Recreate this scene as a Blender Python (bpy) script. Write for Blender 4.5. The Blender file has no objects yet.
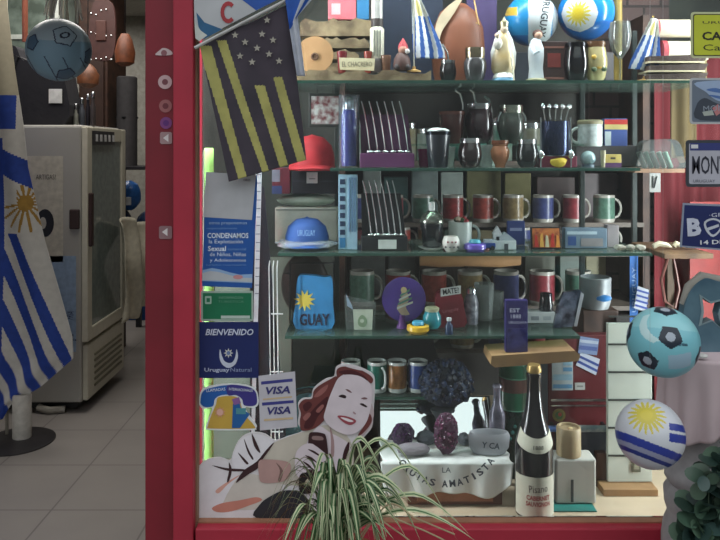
import bpy, bmesh, math, random
from mathutils import Vector, Matrix, Euler
from mathutils.geometry import tessellate_polygon
R = random.Random(7)
SC = bpy.context.scene
COL = SC.collection
EYE = 1.47
# ---------------------------------------------------------------- camera
cam_d = bpy.data.cameras.new('camera'); cam = bpy.data.objects.new('camera', cam_d); COL.objects.link(cam)
cam.location = (0, 0, EYE); cam.rotation_euler = (math.pi/2, 0, 0)
cam_d.sensor_width = 36; cam_d.lens = 36; cam_d.shift_y = -120/720; cam_d.clip_start = 0.02
SC.camera = cam
# ---------------------------------------------------------------- world and lights
W = bpy.data.worlds.new('sky'); SC.world = W; W.use_nodes = True
nt = W.node_tree; bg = nt.nodes['Background']
tc = nt.nodes.new('ShaderNodeTexCoord'); sx = nt.nodes.new('ShaderNodeSeparateXYZ'); rp = nt.nodes.new('ShaderNodeValToRGB')
nt.links.new(tc.outputs['Generated'], sx.inputs[0]); nt.links.new(sx.outputs['Z'], rp.inputs[0]); nt.links.new(rp.outputs[0], bg.inputs[0])
rp.color_ramp.elements[0].position = 0.27; rp.color_ramp.elements[0].color = (0.16, 0.17, 0.18, 1)
rp.color_ramp.elements[1].position = 0.36; rp.color_ramp.elements[1].color = (0.93, 0.97, 1.0, 1)
bg.inputs[1].default_value = 1.3
def area(name, loc, rot, sx_, sy_, power, col=(1, 1, 1)):
    d = bpy.data.lights.new(name, 'AREA'); d.shape = 'RECTANGLE'; d.size = sx_; d.size_y = sy_; d.energy = power; d.color = col
    o = bpy.data.objects.new(name, d); COL.objects.link(o); o.location = loc; o.rotation_euler = rot; return o
area('showcase_top_light', (0.25, 1.50, 2.2), (math.radians(-18), 0, 0), 1.3, 0.08, 17, (.9, .96, 1))
area('showcase_left_fill', (-.355, 1.475, 1.45), (0, math.radians(-90), math.radians(28)), 1.4, 0.04, 15, (.88, .95, 1))  # added strip hidden behind the stile, brightens the dark showcase
area('showcase_right_fill', (1.02, 1.475, 1.45), (0, math.radians(90), math.radians(-28)), 1.4, 0.04, 18, (.9, .96, 1))  # added strip out of view on the right, fills the showcase with light
area('shop_ceiling_light', (-1.6, 4.0, 2.72), (0, 0, 0), 1.2, 1.6, 34, (1, .96, .9))
area('shop_back_ceiling_light', (-2.6, 6.0, 2.72), (0, 0, 0), 1.0, 1.0, 22, (1, .96, .9))
SC.view_settings.view_transform = 'Standard'; SC.view_settings.look = 'None'; SC.view_settings.gamma = 1
SC.view_settings.use_curve_mapping = False; SC.view_settings.exposure = 0.0

# ---------------------------------------------------------------- materials
def lin(h):
    h = h.lstrip('#'); v = [int(h[i:i+2], 16)/255 for i in (0, 2, 4)]
    return tuple((c/12.92 if c <= 0.04045 else ((c+0.055)/1.055)**2.4) for c in v)
CACHE = {}
def C(h, rough=0.5, metal=0.0, var=0.12, ns=30, bump=0.0, h2=None, coat=0.0):
    k = (h, rough, metal, var, ns, bump, h2, coat)
    if k in CACHE: return CACHE[k]
    m = bpy.data.materials.new('paint_' + h.lstrip('#')); m.use_nodes = True
    n = m.node_tree.nodes; l = m.node_tree.links; b = n['Principled BSDF']
    c = lin(h)
    b.inputs['Roughness'].default_value = rough; b.inputs['Metallic'].default_value = metal
    b.inputs['Coat Weight'].default_value = coat
    t = n.new('ShaderNodeTexCoord'); no = n.new('ShaderNodeTexNoise'); no.inputs['Scale'].default_value = ns; no.inputs['Detail'].default_value = 4
    l.new(t.outputs['Object'], no.inputs['Vector'])
    mr = n.new('ShaderNodeMapRange'); mr.inputs['From Min'].default_value = .35; mr.inputs['From Max'].default_value = .65
    l.new(no.outputs['Fac'], mr.inputs['Value'])
    mx = n.new('ShaderNodeMix'); mx.data_type = 'RGBA'
    c2 = lin(h2) if h2 else tuple(min(1, v*(1+var)) for v in c); c1 = c if h2 else tuple(v*(1-var) for v in c)
    mx.inputs[6].default_value = (*c1, 1); mx.inputs[7].default_value = (*c2, 1)
    l.new(mr.outputs[0], mx.inputs[0]); l.new(mx.outputs[2], b.inputs['Base Color'])
    if bump:
        bp = n.new('ShaderNodeBump'); bp.inputs['Strength'].default_value = bump; bp.inputs['Distance'].default_value = .004
        l.new(no.outputs['Fac'], bp.inputs['Height']); l.new(bp.outputs[0], b.inputs['Normal'])
    CACHE[k] = m; return m
def VC(rough=0.5, metal=0.0):
    k = ('vc', rough, metal)
    if k in CACHE: return CACHE[k]
    m = bpy.data.materials.new('printed_pattern'); m.use_nodes = True; n = m.node_tree.nodes; b = n['Principled BSDF']
    a = n.new('ShaderNodeAttribute'); a.attribute_name = 'Col'
    m.node_tree.links.new(a.outputs['Color'], b.inputs['Base Color'])
    b.inputs['Roughness'].default_value = rough; b.inputs['Metallic'].default_value = metal
    CACHE[k] = m; return m
def CLEAR(tint='#ffffff', haze=0.0, hz='#dfe6e6', rough=0.02, ior=1.45):
    k = ('cl', tint, haze, hz, rough, ior)
    if k in CACHE: return CACHE[k]
    m = bpy.data.materials.new('clear_sheet'); m.use_nodes = True; n = m.node_tree.nodes; l = m.node_tree.links
    n.remove(n['Principled BSDF']); out = n['Material Output']
    tr = n.new('ShaderNodeBsdfTransparent'); tr.inputs[0].default_value = (*lin(tint), 1)
    gl = n.new('ShaderNodeBsdfGlossy'); gl.inputs['Roughness'].default_value = rough
    fr = n.new('ShaderNodeFresnel'); fr.inputs[0].default_value = ior
    m1 = n.new('ShaderNodeMixShader'); l.new(fr.outputs[0], m1.inputs[0]); l.new(tr.outputs[0], m1.inputs[1]); l.new(gl.outputs[0], m1.inputs[2])
    last = m1
    if haze:
        df = n.new('ShaderNodeBsdfDiffuse'); df.inputs[0].default_value = (*lin(hz), 1)
        m2 = n.new('ShaderNodeMixShader'); m2.inputs[0].default_value = haze
        l.new(m1.outputs[0], m2.inputs[1]); l.new(df.outputs[0], m2.inputs[2]); last = m2
    l.new(last.outputs[0], out.inputs[0]); CACHE[k] = m; return m
def BRICK(c1, c2, mortar, scale, rough=.8):
    m = bpy.data.materials.new('brickwork'); m.use_nodes = True; n = m.node_tree.nodes; l = m.node_tree.links; b = n['Principled BSDF']
    t = n.new('ShaderNodeTexCoord'); mp = n.new('ShaderNodeMapping'); mp.inputs['Rotation'].default_value = (math.pi/2, 0, 0)
    br = n.new('ShaderNodeTexBrick'); br.inputs['Scale'].default_value = scale
    br.inputs['Color1'].default_value = (*lin(c1), 1); br.inputs['Color2'].default_value = (*lin(c2), 1); br.inputs['Mortar'].default_value = (*lin(mortar), 1)
    l.new(t.outputs['Object'], mp.inputs[0]); l.new(mp.outputs[0], br.inputs[0]); l.new(br.outputs[0], b.inputs['Base Color']); b.inputs['Roughness'].default_value = rough
    return m
def TILES():
    m = bpy.data.materials.new('floor_tiles'); m.use_nodes = True; n = m.node_tree.nodes; l = m.node_tree.links; b = n['Principled BSDF']
    t = n.new('ShaderNodeTexCoord'); br = n.new('ShaderNodeTexBrick'); br.inputs['Scale'].default_value = 1
    br.offset = 0; br.inputs['Brick Width'].default_value = .42; br.inputs['Row Height'].default_value = .42; br.inputs['Mortar Size'].default_value = .004
    no = n.new('ShaderNodeTexNoise'); no.inputs['Scale'].default_value = 2.2; no.inputs['Detail'].default_value = 5
    mx = n.new('ShaderNodeMix'); mx.data_type = 'RGBA'; mx.inputs[6].default_value = (*lin('#8d8784'), 1); mx.inputs[7].default_value = (*lin('#a9a29c'), 1)
    l.new(t.outputs['Object'], br.inputs[0]); l.new(t.outputs['Object'], no.inputs[0]); l.new(no.outputs[0], mx.inputs[0])
    l.new(mx.outputs[2], br.inputs['Color1']); l.new(mx.outputs[2], br.inputs['Color2']); br.inputs['Mortar'].default_value = (*lin('#7c7673'), 1)
    l.new(br.outputs[0], b.inputs['Base Color']); b.inputs['Roughness'].default_value = .32
    return m
STEEL = C('#c9cdd0', .22, 1.0, .05); CHROME = C('#e8ecee', .12, 1.0, .03); BLACK = C('#15161a', .45); WHITE = C('#e9ebe6', .5, 0, .04)
WOOD = C('#a9794c', .6, 0, ns=20, h2='#87592f'); DWOOD = C('#4a3023', .6, 0, ns=20, h2='#33201a')

# ---------------------------------------------------------------- mesh building
def P(x, y, D): return Vector(((x-360)*D/720, D, EYE-(y-150)*D/720))
def X(x, D): return (x-360)*D/720
def smooth_poly(pts, n=5, closed=True):
    out = []; N = len(pts)
    for i in range(N if closed else N-1):
        p0, p1, p2, p3 = (pts[(i-1) % N] if closed or i else pts[0]), pts[i], pts[(i+1) % N], (pts[(i+2) % N] if closed or i < N-2 else pts[-1])
        for k in range(n):
            t = k/n
            out.append(tuple(.5*((2*p1[j]) + (-p0[j]+p2[j])*t + (2*p0[j]-5*p1[j]+4*p2[j]-p3[j])*t*t + (-p0[j]+3*p1[j]-3*p2[j]+p3[j])*t**3) for j in (0, 1)))
    if not closed: out.append(tuple(pts[-1]))
    return out
def v3(p, u): return Vector((p[0]*u, p[1]*u, p[2]*u))
class MB:
    def __init__(s, u=1.0): s.bm = bmesh.new(); s.mats = []; s.u = u
    def mi(s, m):
        if m not in s.mats: s.mats.append(m)
        return s.mats.index(m)
    def _f(s, vs, i, sm=False):
        try: f = s.bm.faces.new(vs)
        except ValueError: return None
        f.material_index = i; f.smooth = sm; return f
    def box(s, cx, cy, cz, sx, sy, sz, m, bev=0, rot=None):
        """centre x,y  bottom z"""
        i = s.mi(m); u = s.u; M = Matrix.Translation((cx*u, cy*u, (cz+sz/2)*u))
        if rot: M = M @ Euler([math.radians(a) for a in rot]).to_matrix().to_4x4()
        r = bmesh.ops.create_cube(s.bm, size=1.0, matrix=M @ Matrix.Diagonal((sx*u, sy*u, sz*u, 1)))
        fs = {f for v in r['verts'] for f in v.link_faces}
        for f in fs: f.material_index = i
        if bev:
            es = list({e for v in r['verts'] for e in v.link_edges})
            rr = bmesh.ops.bevel(s.bm, geom=es, offset=bev*u, segments=2, affect='EDGES', profile=.5)
            for f in rr['faces']: f.material_index = i
        return s
    def lathe(s, prof, m, seg=24, c=(0, 0, 0), rot=None, sy=1.0, ang=360):
        i = s.mi(m); c = v3(c, s.u); rm = Euler([math.radians(a) for a in rot]).to_matrix() if rot else Matrix.Identity(3)
        rings = []
        for r, z in prof:
            if r <= 1e-6: rings.append([s.bm.verts.new(c + rm @ Vector((0, 0, z*s.u)))])
            else: rings.append([s.bm.verts.new(c + rm @ Vector((math.cos(2*math.pi*k/seg)*r*s.u, math.sin(2*math.pi*k/seg)*r*s.u*sy, z*s.u))) for k in range(seg)])
        for a, b in zip(rings, rings[1:]):
            for k in range(seg):
                k2 = (k+1) % seg
                if len(a) == 1 and len(b) == 1: continue
                if len(a) == 1: s._f((a[0], b[k2], b[k]), i, True)
                elif len(b) == 1: s._f((a[k], a[k2], b[0]), i, True)
                else: s._f((a[k], a[k2], b[k2], b[k]), i, True)
        if len(rings[0]) > 1: s._f(rings[0][::-1], i)
        if len(rings[-1]) > 1: s._f(rings[-1], i)
        return s
    def tube(s, pts, r, m, seg=8):
        i = s.mi(m); pts = [v3(p, s.u) for p in pts]; n = len(pts); rings = []; up = None
        for k, p in enumerate(pts):
            t = (pts[min(k+1, n-1)]-pts[max(k-1, 0)]).normalized()
            a = t.orthogonal().normalized() if up is None else (up - t*up.dot(t)).normalized()
            up = a; b = t.cross(a); rr = (r[k] if isinstance(r, (list, tuple)) else r)*s.u
            rings.append([s.bm.verts.new(p + (a*math.cos(2*math.pi*q/seg)+b*math.sin(2*math.pi*q/seg))*rr) for q in range(seg)])
        for a, b in zip(rings, rings[1:]):
            for q in range(seg): s._f((a[q], a[(q+1) % seg], b[(q+1) % seg], b[q]), i, True)
        s._f(rings[0][::-1], i); s._f(rings[-1], i); return s
    def ball(s, c, r, m, sc=(1, 1, 1), sub=2, jit=0, rot=None):
        i = s.mi(m); M = Matrix.Translation(v3(c, s.u))
        if rot: M = M @ Euler([math.radians(a) for a in rot]).to_matrix().to_4x4()
        M = M @ Matrix.Diagonal((r*s.u*sc[0], r*s.u*sc[1], r*s.u*sc[2], 1))
        q = bmesh.ops.create_icosphere(s.bm, subdivisions=sub, radius=1, matrix=M)
        cc = v3(c, s.u)
        for v in q['verts']:
            if jit: v.co = cc + (v.co-cc)*(1+R.uniform(-jit, jit))
        for f in {f for v in q['verts'] for f in v.link_faces}: f.material_index = i; f.smooth = not jit
        return s
    def prism(s, pts, y0, y1, m, flat=False):
        """polygon (x,z) extruded along y"""
        i = s.mi(m); u = s.u
        tri = tessellate_polygon([[Vector((p[0], p[1], 0)) for p in pts]])
        A = [s.bm.verts.new((p[0]*u, y0*u, p[1]*u)) for p in pts]
        for t in tri: s._f([A[k] for k in t], i)
        if not flat:
            B = [s.bm.verts.new((p[0]*u, y1*u, p[1]*u)) for p in pts]
            for t in tri: s._f([B[k] for k in t][::-1], i)
            N = len(pts)
            for k in range(N): s._f((A[k], A[(k+1) % N], B[(k+1) % N], B[k]), i)
        return s
    def ribbon(s, path, width, wdir, mats, drop=0.0):
        """leaf: path of points, widths, lengthwise strips"""
        idx = [s.mi(m) for m in mats]; n = len(mats); rows = []
        for p, w, d in zip(path, width, wdir):
            p = v3(p, s.u); row = []
            for k in range(n+1):
                f = k/n*2-1
                row.append(s.bm.verts.new(p + d*(f*w*s.u) + Vector((0, 0, abs(f)*drop*w*s.u))))
            rows.append(row)
        for a, b in zip(rows, rows[1:]):
            for k in range(n): s._f((a[k], a[k+1], b[k+1], b[k]), idx[k], True)
        return s
    def sheet(s, fn, nu, nv, mf):
        """fn(u,v)->(x,y,z); mf(u,v)->material"""
        V = [[s.bm.verts.new(v3(fn(i/nu, j/nv), s.u)) for i in range(nu+1)] for j in range(nv+1)]
        for j in range(nv):
            for i in range(nu):
                s._f((V[j][i], V[j][i+1], V[j+1][i+1], V[j+1][i]), s.mi(mf((i+.5)/nu, (j+.5)/nv)), True)
        return s
    def mesh(s, name, norm=True):
        if norm: bmesh.ops.recalc_face_normals(s.bm, faces=s.bm.faces)
        for e in s.bm.edges:
            if len(e.link_faces) == 2 and e.calc_face_angle(0) > .75: e.smooth = False
        me = bpy.data.meshes.new(name); s.bm.to_mesh(me); s.bm.free()
        for m in s.mats: me.materials.append(m)
        return me
_txt = {}
def text_geo(t, bold=0.0, shear=0.0):
    k = (t, bold, shear)
    if k not in _txt:
        cu = bpy.data.curves.new('lettering', 'FONT'); cu.body = t; cu.offset = bold; cu.shear = shear; cu.resolution_u = 2
        o = bpy.data.objects.new('lettering', cu); COL.objects.link(o)
        bpy.context.view_layer.update(); dg = bpy.context.evaluated_depsgraph_get()
        me = bpy.data.meshes.new_from_object(o.evaluated_get(dg))
        vs = [v.co.copy() for v in me.vertices]; fs = [tuple(p.vertices) for p in me.polygons]
        bpy.data.objects.remove(o); bpy.data.curves.remove(cu); bpy.data.meshes.remove(me)
        x0 = min(v.x for v in vs); x1 = max(v.x for v in vs); y0 = min(v.y for v in vs); y1 = max(v.y for v in vs)
        _txt[k] = ([((v.x-x0)/(x1-x0)-.5, (v.y-y0)/max(1e-6, y1-y0)-.5) for v in vs], fs)
    return _txt[k]
def add_text(mb, t, cx, cz, w, h, y, m, rot=0, bold=0.0, shear=0.0, fn=None):
    vs, fs = text_geo(t, bold, shear); i = mb.mi(m); c, sn = math.cos(math.radians(rot)), math.sin(math.radians(rot)); V = []
    for a, b in vs:
        px, pz = a*w, b*h; px, pz = px*c-pz*sn, px*sn+pz*c
        q = (cx+px, y, cz+pz)
        if fn: q = fn(*q)
        V.append(mb.bm.verts.new(v3(q, mb.u)))
    for f in fs: mb._f([V[k] for k in f], i)
USED = {}
class Thing:
    def __init__(s, name, label, cat, loc, u=1.0, group=None, rot=None, kind=None):
        s.name, s.label, s.cat, s.loc, s.u, s.group, s.rot, s.kind = name, label, cat, Vector(loc), u, group, rot, kind
        s.root = None
    def _tag(s, o):
        o.location = s.loc
        if s.rot: o.rotation_euler = [math.radians(a) for a in s.rot]
        if s.kind: o['kind'] = s.kind
        if s.kind != 'structure':
            o['label'] = s.label; o['category'] = s.cat
            if s.group: o['group'] = s.group
        s.root = o
    def mb(s): return MB(s.u)
    def solo(s, mb):
        o = bpy.data.objects.new(s.name, mb.mesh(s.name)); COL.objects.link(o); s._tag(o); return o
    def part(s, name, mb, parent=None, label=None):
        if s.root is None:
            e = bpy.data.objects.new(s.name, None); e.empty_display_size = .02; COL.objects.link(e); s._tag(e)
        o = bpy.data.objects.new(name, mb.mesh(name)); COL.objects.link(o); o.parent = parent or s.root
        if label: o['label'] = label
        return o
def at(x, D, z): return (X(x, D), D, z)
def T(name, label, cat, x, D, z, group=None, rot=None): return Thing(name, label, cat, (X(x, D), D, z), D/720, group, rot)
def TP(name, label, cat, x, y, D, group=None, rot=None): return Thing(name, label, cat, P(x, y, D), D/720, group, rot)
def struct(name, mb): return Thing(name, '', '', (0, 0, 0), kind='structure').solo(mb)
def paint(o, fn, rough=.5):
    """colour every face of a mesh by its centre"""
    me = o.data; me.materials.clear(); me.materials.append(VC(rough))
    a = me.color_attributes.new('Col', 'FLOAT_COLOR', 'CORNER')
    for p in me.polygons:
        p.material_index = 0; c = (*lin(fn(p.center)), 1)
        for li in p.loop_indices: a.data[li].color = c
ZS1, ZS2, ZS3, ZS4, ZS5, ZF = 1.620, 1.431, 1.248, 1.070, 0.915, 0.720
YG = 1.42

# ================================================================ STRUCTURE
m = MB(); m.box(-1.2, 4.2, -.05, 6.4, 6.0, .05, TILES()); struct('floor', m)
m = MB(); m.box(0, -3.3, -.05, 12, 9.0, .05, C('#77736e', .8, bump=.3)); struct('trim_1', m)
cw = C('#8f8a80', .8); 
m = MB(); m.box(-1.2, 7.2, 0, 6.4, .1, 2.8, C('#9d9a92', .8)); struct('wall_back', m)
m = MB(); m.box(-4.35, 4.3, 0, .1, 5.9, 2.8, cw); struct('wall_left', m)
m = MB(); m.box(1.95, 4.3, 0, .1, 5.9, 2.8, cw); struct('wall_right', m)
m = MB(); m.box(-1.2, 4.3, 2.8, 6.4, 5.9, .08, C('#aaa79f', .8)); struct('ceiling', m)
RED = C('#a8283c', .55, var=.08, ns=8); DRED = C('#7a1a28', .5, var=.12, ns=8)
m = MB(); m.box(.75, 1.481, 0, 2.3, .1, .689, RED); struct('wall_front', m)
m = MB(); m.box(-1.2, 1.47, 2.35, 6.4, .12, .45, RED); struct('trim_2', m)
m = MB(); m.box(-2.85, 1.47, 0, 1.4, .12, 2.35, cw); struct('trim_3', m)
# door post: dark recessed face and brighter window stile
xa, xb, xc = X(145, 1.40), X(175, 1.40), X(193, 1.38)
m = MB(); m.box((xa+xb)/2, 1.44, 0, xb-xa, .08, 2.35, DRED, .002); struct('door_1', m)
m = MB(); m.box((xb+xc)/2+.0005, 1.425, 0, xc-xb-.001, .09, 2.35, RED, .003); m.box(xc+.002, 1.41, .73, .004, .02, 1.62, C('#8a6a55', .6)); struct('trim_4', m)
# sill
m = MB(); m.box((xc+1.5)/2+.004, 1.405, .60, 1.5-xc, .05, .144, RED, .003); m.box((xc+1.5)/2+.003, 1.41, .744, 1.5-xc-.004, .02, .003, C('#9c6e55', .6)); struct('trim_5', m)
# partition between doorway and showcase, showcase floor, back, top
m = MB(); m.box(-.40, 1.86, 0, .02, .74, 2.35, C('#6d6a64', .7)); struct('wall_partition', m)
m = MB(); m.box(.58, 1.8335, ZF-.03, 1.94, .803, .03, C('#b5a48c', .45, ns=6)); struct('trim_6', m)
m = MB(); m.box(.58, 2.25, ZF, 1.94, .02, 1.6, C('#4d514a', .8, h2='#3a3d3a', ns=4)); struct('wall_showcase_back', m)
# glass pane
m = MB(); m.box((xc+1.5)/2+.004, YG, .747, 1.5-xc-.01, .006, 1.6, CLEAR('#fafdfb', .008, '#b9c4c2')); struct('window_1', m)

# ================================================================ SHELVES
GL = CLEAR('#eef8f3', .07, '#a9c8bc'); EDGE = C('#2c4a40', .2)
def shelf(x0, x1, z, d0, d1, label):
    a, b = X(x0, d0), X(x1, d0)
    t = Thing('glass_shelf', label, 'shelf', ((a+b)/2, (d0+d1)/2, z-.006), 1, 'glass shelves of the showcase')
    q = t.mb(); q.box(0, .001, 0, b-a, d1-d0-.002, .006, GL); t.part('pane', q)
    q = t.mb(); q.box(0, -(d1-d0)/2-.001, 0, b-a, .002, .006, EDGE); t.part('front_edge', q)
shelf(292, 712, ZS1, 1.55, 1.80, 'topmost glass shelf, carrying the bark, footballs and statuettes')
shelf(330, 640, ZS2, 1.55, 1.80, 'second glass shelf, carrying the purple straw rack and dark gourds')
shelf(278, 652, ZS3, 1.55, 1.80, 'third glass shelf, carrying the blue cap and black straw rack')
shelf(285, 580, ZS4, 1.55, 1.80, 'fourth glass shelf, carrying the purple plate and yellow ashtray')
shelf(338, 442, ZS5, 1.62, 1.78, 'short lowest glass shelf under the row of four mugs')
for x, y0, y1, D, lab in ((337, 82, 372, 1.815, 'dark upright shelf post beside the black straw rack'), (290, 82, 345, 1.815, 'dark upright shelf post left of the blue cap'),
                      (634, 84, 330, 1.815, 'dark upright shelf post right of the stone-patterned boxes'), (582, 84, 345, 1.815, 'upright shelf post behind the silver bag')):
    t = TP('shelf_post', lab, 'post', x, 150, D, 'shelf posts')
    t.loc.z = ZF; t.u = 1
    q = t.mb(); q.box(0, 0, 0, .012, .012, 1.05, C('#2a3230', .4), .001)
    t.solo(q)

# ================================================================ GENERIC MAKERS
def mug(x, D, z, h, r, label, body='#d9d6cc', band=None, hx=1, group='mugs in the rack behind', inner='#c9c6bd', ang=0):
    t = T('mug', label, 'mug', x, D, z, group, rot=(0, 0, ang))
    q = t.mb(); b = C(body, .25, coat=.3); bd = C(band, .3, h2=None, ns=90, var=.2) if band else b
    q.lathe([(r*.92, 0), (r, h*.05), (r, h*.14)], b, 20); q.lathe([(r, h*.14), (r, h*.9)], bd, 20)
    q.lathe([(r, h*.9), (r, h), (r*.9, h), (r*.88, h*.1), (0, h*.1)], b, 20)
    t.part('body', q)
    q = t.mb(); q.tube([(hx*r*(1+.62*math.sin(a)), 0, h*(.5+.34*math.cos(a))) for a in [math.pi*k/8 for k in range(9)]], r*.13, b, 6)
    t.part('handle', q); return t
def mate(x, D, z, r, h, label, body='#1b1617', rim='#c9cdd0', rimh=.16, group='mate gourds on the shelves', rimmetal=1.0, shape='gourd', rough=.25):
    t = T('mate_gourd', label, 'mate gourd', x, D, z, group)
    q = t.mb(); m_ = C(body, rough, coat=.5, var=.15)
    if shape == 'gourd': pr = [(r*.55, 0), (r*.82, h*.12), (r, h*.4), (r*.98, h*.6), (r*.82, h*(1-rimh))]
    elif shape == 'cup': pr = [(r*.72, 0), (r*.78, h*.03), (r*.98, h*(1-rimh))]
    else: pr = [(r*.5, 0), (r*.55, h*.1), (r*.9, h*.35), (r, h*.6), (r*.75, h*.8), (r*.85, h*(1-rimh))]
    q.lathe(pr, m_); t.part('bowl', q)
    a = pr[-1][0]
    q = t.mb(); q.lathe([(a*1.01, h*(1-rimh)), (a*1.06, h*(1-rimh*.5)), (a*1.04, h), (a*.85, h), (a*.8, h*(1-rimh)), (0, h*(1-rimh))], C(rim, .25, rimmetal, .1)); t.part('rim', q)
    return t
def boxthing(name, label, cat, x, D, z, w, h, d, col, group=None, rot=None, bev=.6, marks=(), rough=.5):
    t = T(name, label, cat, x, D, z, group, rot)
    q = t.mb(); q.box(0, d/2, 0, w, d, h, C(col, rough), bev)
    for (mx, mz, mw, mh, mc) in marks: q.box(mx, -.15, mz, mw, .3, mh, C(mc, .5))
    t.solo(q); return t
def football(label, x, y, D, rpx, fn, rough=.3, cord=None, lettering=None, name='football', group='footballs'):
    t = TP(name, label, 'football', x, y, D, group)
    q = t.mb(); q.ball((0, 0, 0), rpx, WHITE, sub=6); o = t.part('ball', q); o.data.polygons.foreach_set('use_smooth', [True]*len(o.data.polygons))
    R_ = rpx*t.u; turn = Euler((math.atan((150-y)/720)*1.0, 0, -math.atan((x-360)/720))).to_matrix(); back = turn.inverted()
    def f_(c):
        v = back @ c; return fn(v.x/R_, v.y/R_, v.z/R_)
    paint(o, f_, rough)
    if lettering:
        q = t.mb()
        for (s_, lx, lz, w, h, rot, col) in lettering:
            def pr(a, b, c):
                a /= rpx; c /= rpx; k = math.sqrt(max(0.02, 1-a*a-c*c)); return tuple(turn @ Vector((a*rpx*1.012, -k*rpx*1.012, c*rpx*1.012)))
            add_text(q, s_, lx, lz, w, h, 0, C(col, .4), rot, .02, fn=pr)
        t.part('lettering', q)
    if cord:
        q = t.mb(); q.tube([(0, 0, rpx*.98), (0, 0, cord)], .12, C('#9a9a9a', .5), 5); t.part('hanging_cord', q)
    return t
def gnom(d, c, rot=0):
    """coordinates of direction d in the tangent plane at c"""
    d = Vector(d); c = Vector(c).normalized(); k = d.dot(c)
    if k <= .2: return None
    up = Vector((0, 0, 1)); e = c.cross(up).normalized() if abs(c.z) < .98 else Vector((1, 0, 0)); f = e.cross(c)
    a, b = d.dot(e)/k, d.dot(f)/k; cr, sr = math.cos(rot), math.sin(rot); return (a*cr-b*sr, a*sr+b*cr)
def ngon_in(p, n, r, rot=math.pi/2):
    a = math.atan2(p[1], p[0])-rot; s = 2*math.pi/n; a = (a+s/2) % s - s/2
    return math.hypot(*p)*math.cos(a) < r*math.cos(s/2)
def sunray(p, r0, r1, n=16):
    rr = math.hypot(*p)
    if rr < r0: return 1
    if rr > r1: return 0
    a = math.atan2(p[1], p[0]); w = .5*(1-(rr-r0)/(r1-r0))+.08
    return 2 if abs(((a*n/(2*math.pi)) % 1)-.5) < w else 0
def cloth(t, name, fn, nu, nv, mf, th=.0012, parent=None, label=None):
    q = t.mb(); q.sheet(fn, nu, nv, mf)
    me = q.mesh(name, norm=False)
    if t.root is None:
        e = bpy.data.objects.new(t.name, None); COL.objects.link(e); t._tag(e)
    o = bpy.data.objects.new(name, me); COL.objects.link(o); o.parent = parent or t.root
    md = o.modifiers.new('thickness', 'SOLIDIFY'); md.thickness = th; md.offset = 0
    return o
def sticker(name, label, cat, x, y, pts, base, layers=(), texts=(), D=None, group=None, th=.0008, rot=None):
    """thin print on the outer face of the glass. pts and layers in photo-scale units about (x, y)"""
    D = D or (YG-.003-th)
    t = TP(name, label, cat, x, y, D, group, rot)
    u = t.u; q = t.mb(); q.prism([(a-x, y-b) for a, b in pts], 0, (th-.00005)/u, C(base, .45, var=.04)); 
    for k, (col, pp) in enumerate(layers):
        q.prism([(a-x, y-b) for a, b in pp], -.12-.07*k, 0, C(col, .45, var=.05), flat=True)
    t.part('print' if name != 'licence_plate' else 'plate', q)
    if texts:
        q = t.mb()
        for s_, tx, ty, w, h, col, *ex in texts:
            add_text(q, s_, tx-x, y-ty, w, h, -.2-.07*len(layers), C(col, .5), *(ex or []))
        t.part('lettering', q)
    return t
def rect(x0, y0, x1, y1, r=0):
    if not r: return [(x0, y1), (x1, y1), (x1, y0), (x0, y0)]
    o = []
    for cx, cy, a0 in ((x1-r, y0+r, -90), (x1-r, y1-r, 0), (x0+r, y1-r, 90), (x0+r, y0+r, 180)):
        for k in range(5):
            a = math.radians(a0+k*22.5); o.append((cx+r*math.cos(a), cy+r*math.sin(a)))
    return o
def circ(cx, cy, r, n=20, ry=None): return [(cx+r*math.cos(2*math.pi*k/n), cy+(ry or r)*math.sin(2*math.pi*k/n)) for k in range(n)]
def star(cx, cy, r, n=5, k=.42, a0=-90):
    return [(cx+(r if i % 2 == 0 else r*k)*math.cos(math.radians(a0+i*180/n)), cy+(r if i % 2 == 0 else r*k)*math.sin(math.radians(a0+i*180/n))) for i in range(2*n)]

# ================================================================ SHOP INTERIOR (left)
# fridge
t = Thing('display_fridge', 'tall cream display fridge with a glass door standing behind the large flag', 'fridge', (-1.85, 4.33, 0), 1)
q = t.mb(); q.box(0, 0, .06, .60, .64, 1.55, C('#a7a49d', .4, var=.05, ns=3), .015); q.box(0, 0, .02, .52, .56, .05, BLACK); t.part('cabinet', q)
q = t.mb(); CR = C('#c9c4b2', .35, var=.04)
q.box(.318, -.29, .40, .035, .07, 1.20, CR, .006); q.box(.318, .29, .40, .035, .07, 1.20, CR, .006); q.box(.318, 0, 1.52, .034, .5, .08, CR, .004); q.box(.318, 0, .40, .034, .5, .07, CR, .004)
dr = t.part('door', q)
q = t.mb(); q.box(.318, 0, .47, .012, .5, 1.05, C('#74807e', .12, coat=.6)); t.part('door_glass', q, dr)
q = t.mb(); q.box(.345, -.30, .93, .022, .035, .30, C('#3a2523', .5), .006); t.part('handle', q, dr)
q = t.mb(); q.box(.262, -.325, 1.03, .055, .02, .11, C('#3a2a28', .5), .006); t.part('side_latch', q)
q = t.mb(); q.box(.315, 0, .07, .03, .62, .31, CR, .008)
for k in range(6): q.box(.333, .02, .12+.035*k, .006, .46, .012, C('#77735f', .5))
t.part('vent_panel', q)
q = t.mb(); q.box(.336, -.08, 1.50, .006, .36, .08, C('#2c2b30', .4)); 
for k in range(5): q.box(.341, -.2+.07*k, 1.52, .003, .03, .04, C('#c8c8c8', .4))
t.part('header_label', q)
q = t.mb(); q.tube([(.05, -.30, .03), (.12, -.32, .02), (.2, -.30, .02)], .02, C('#9b968c', .5)); t.part('foot', q)
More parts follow.
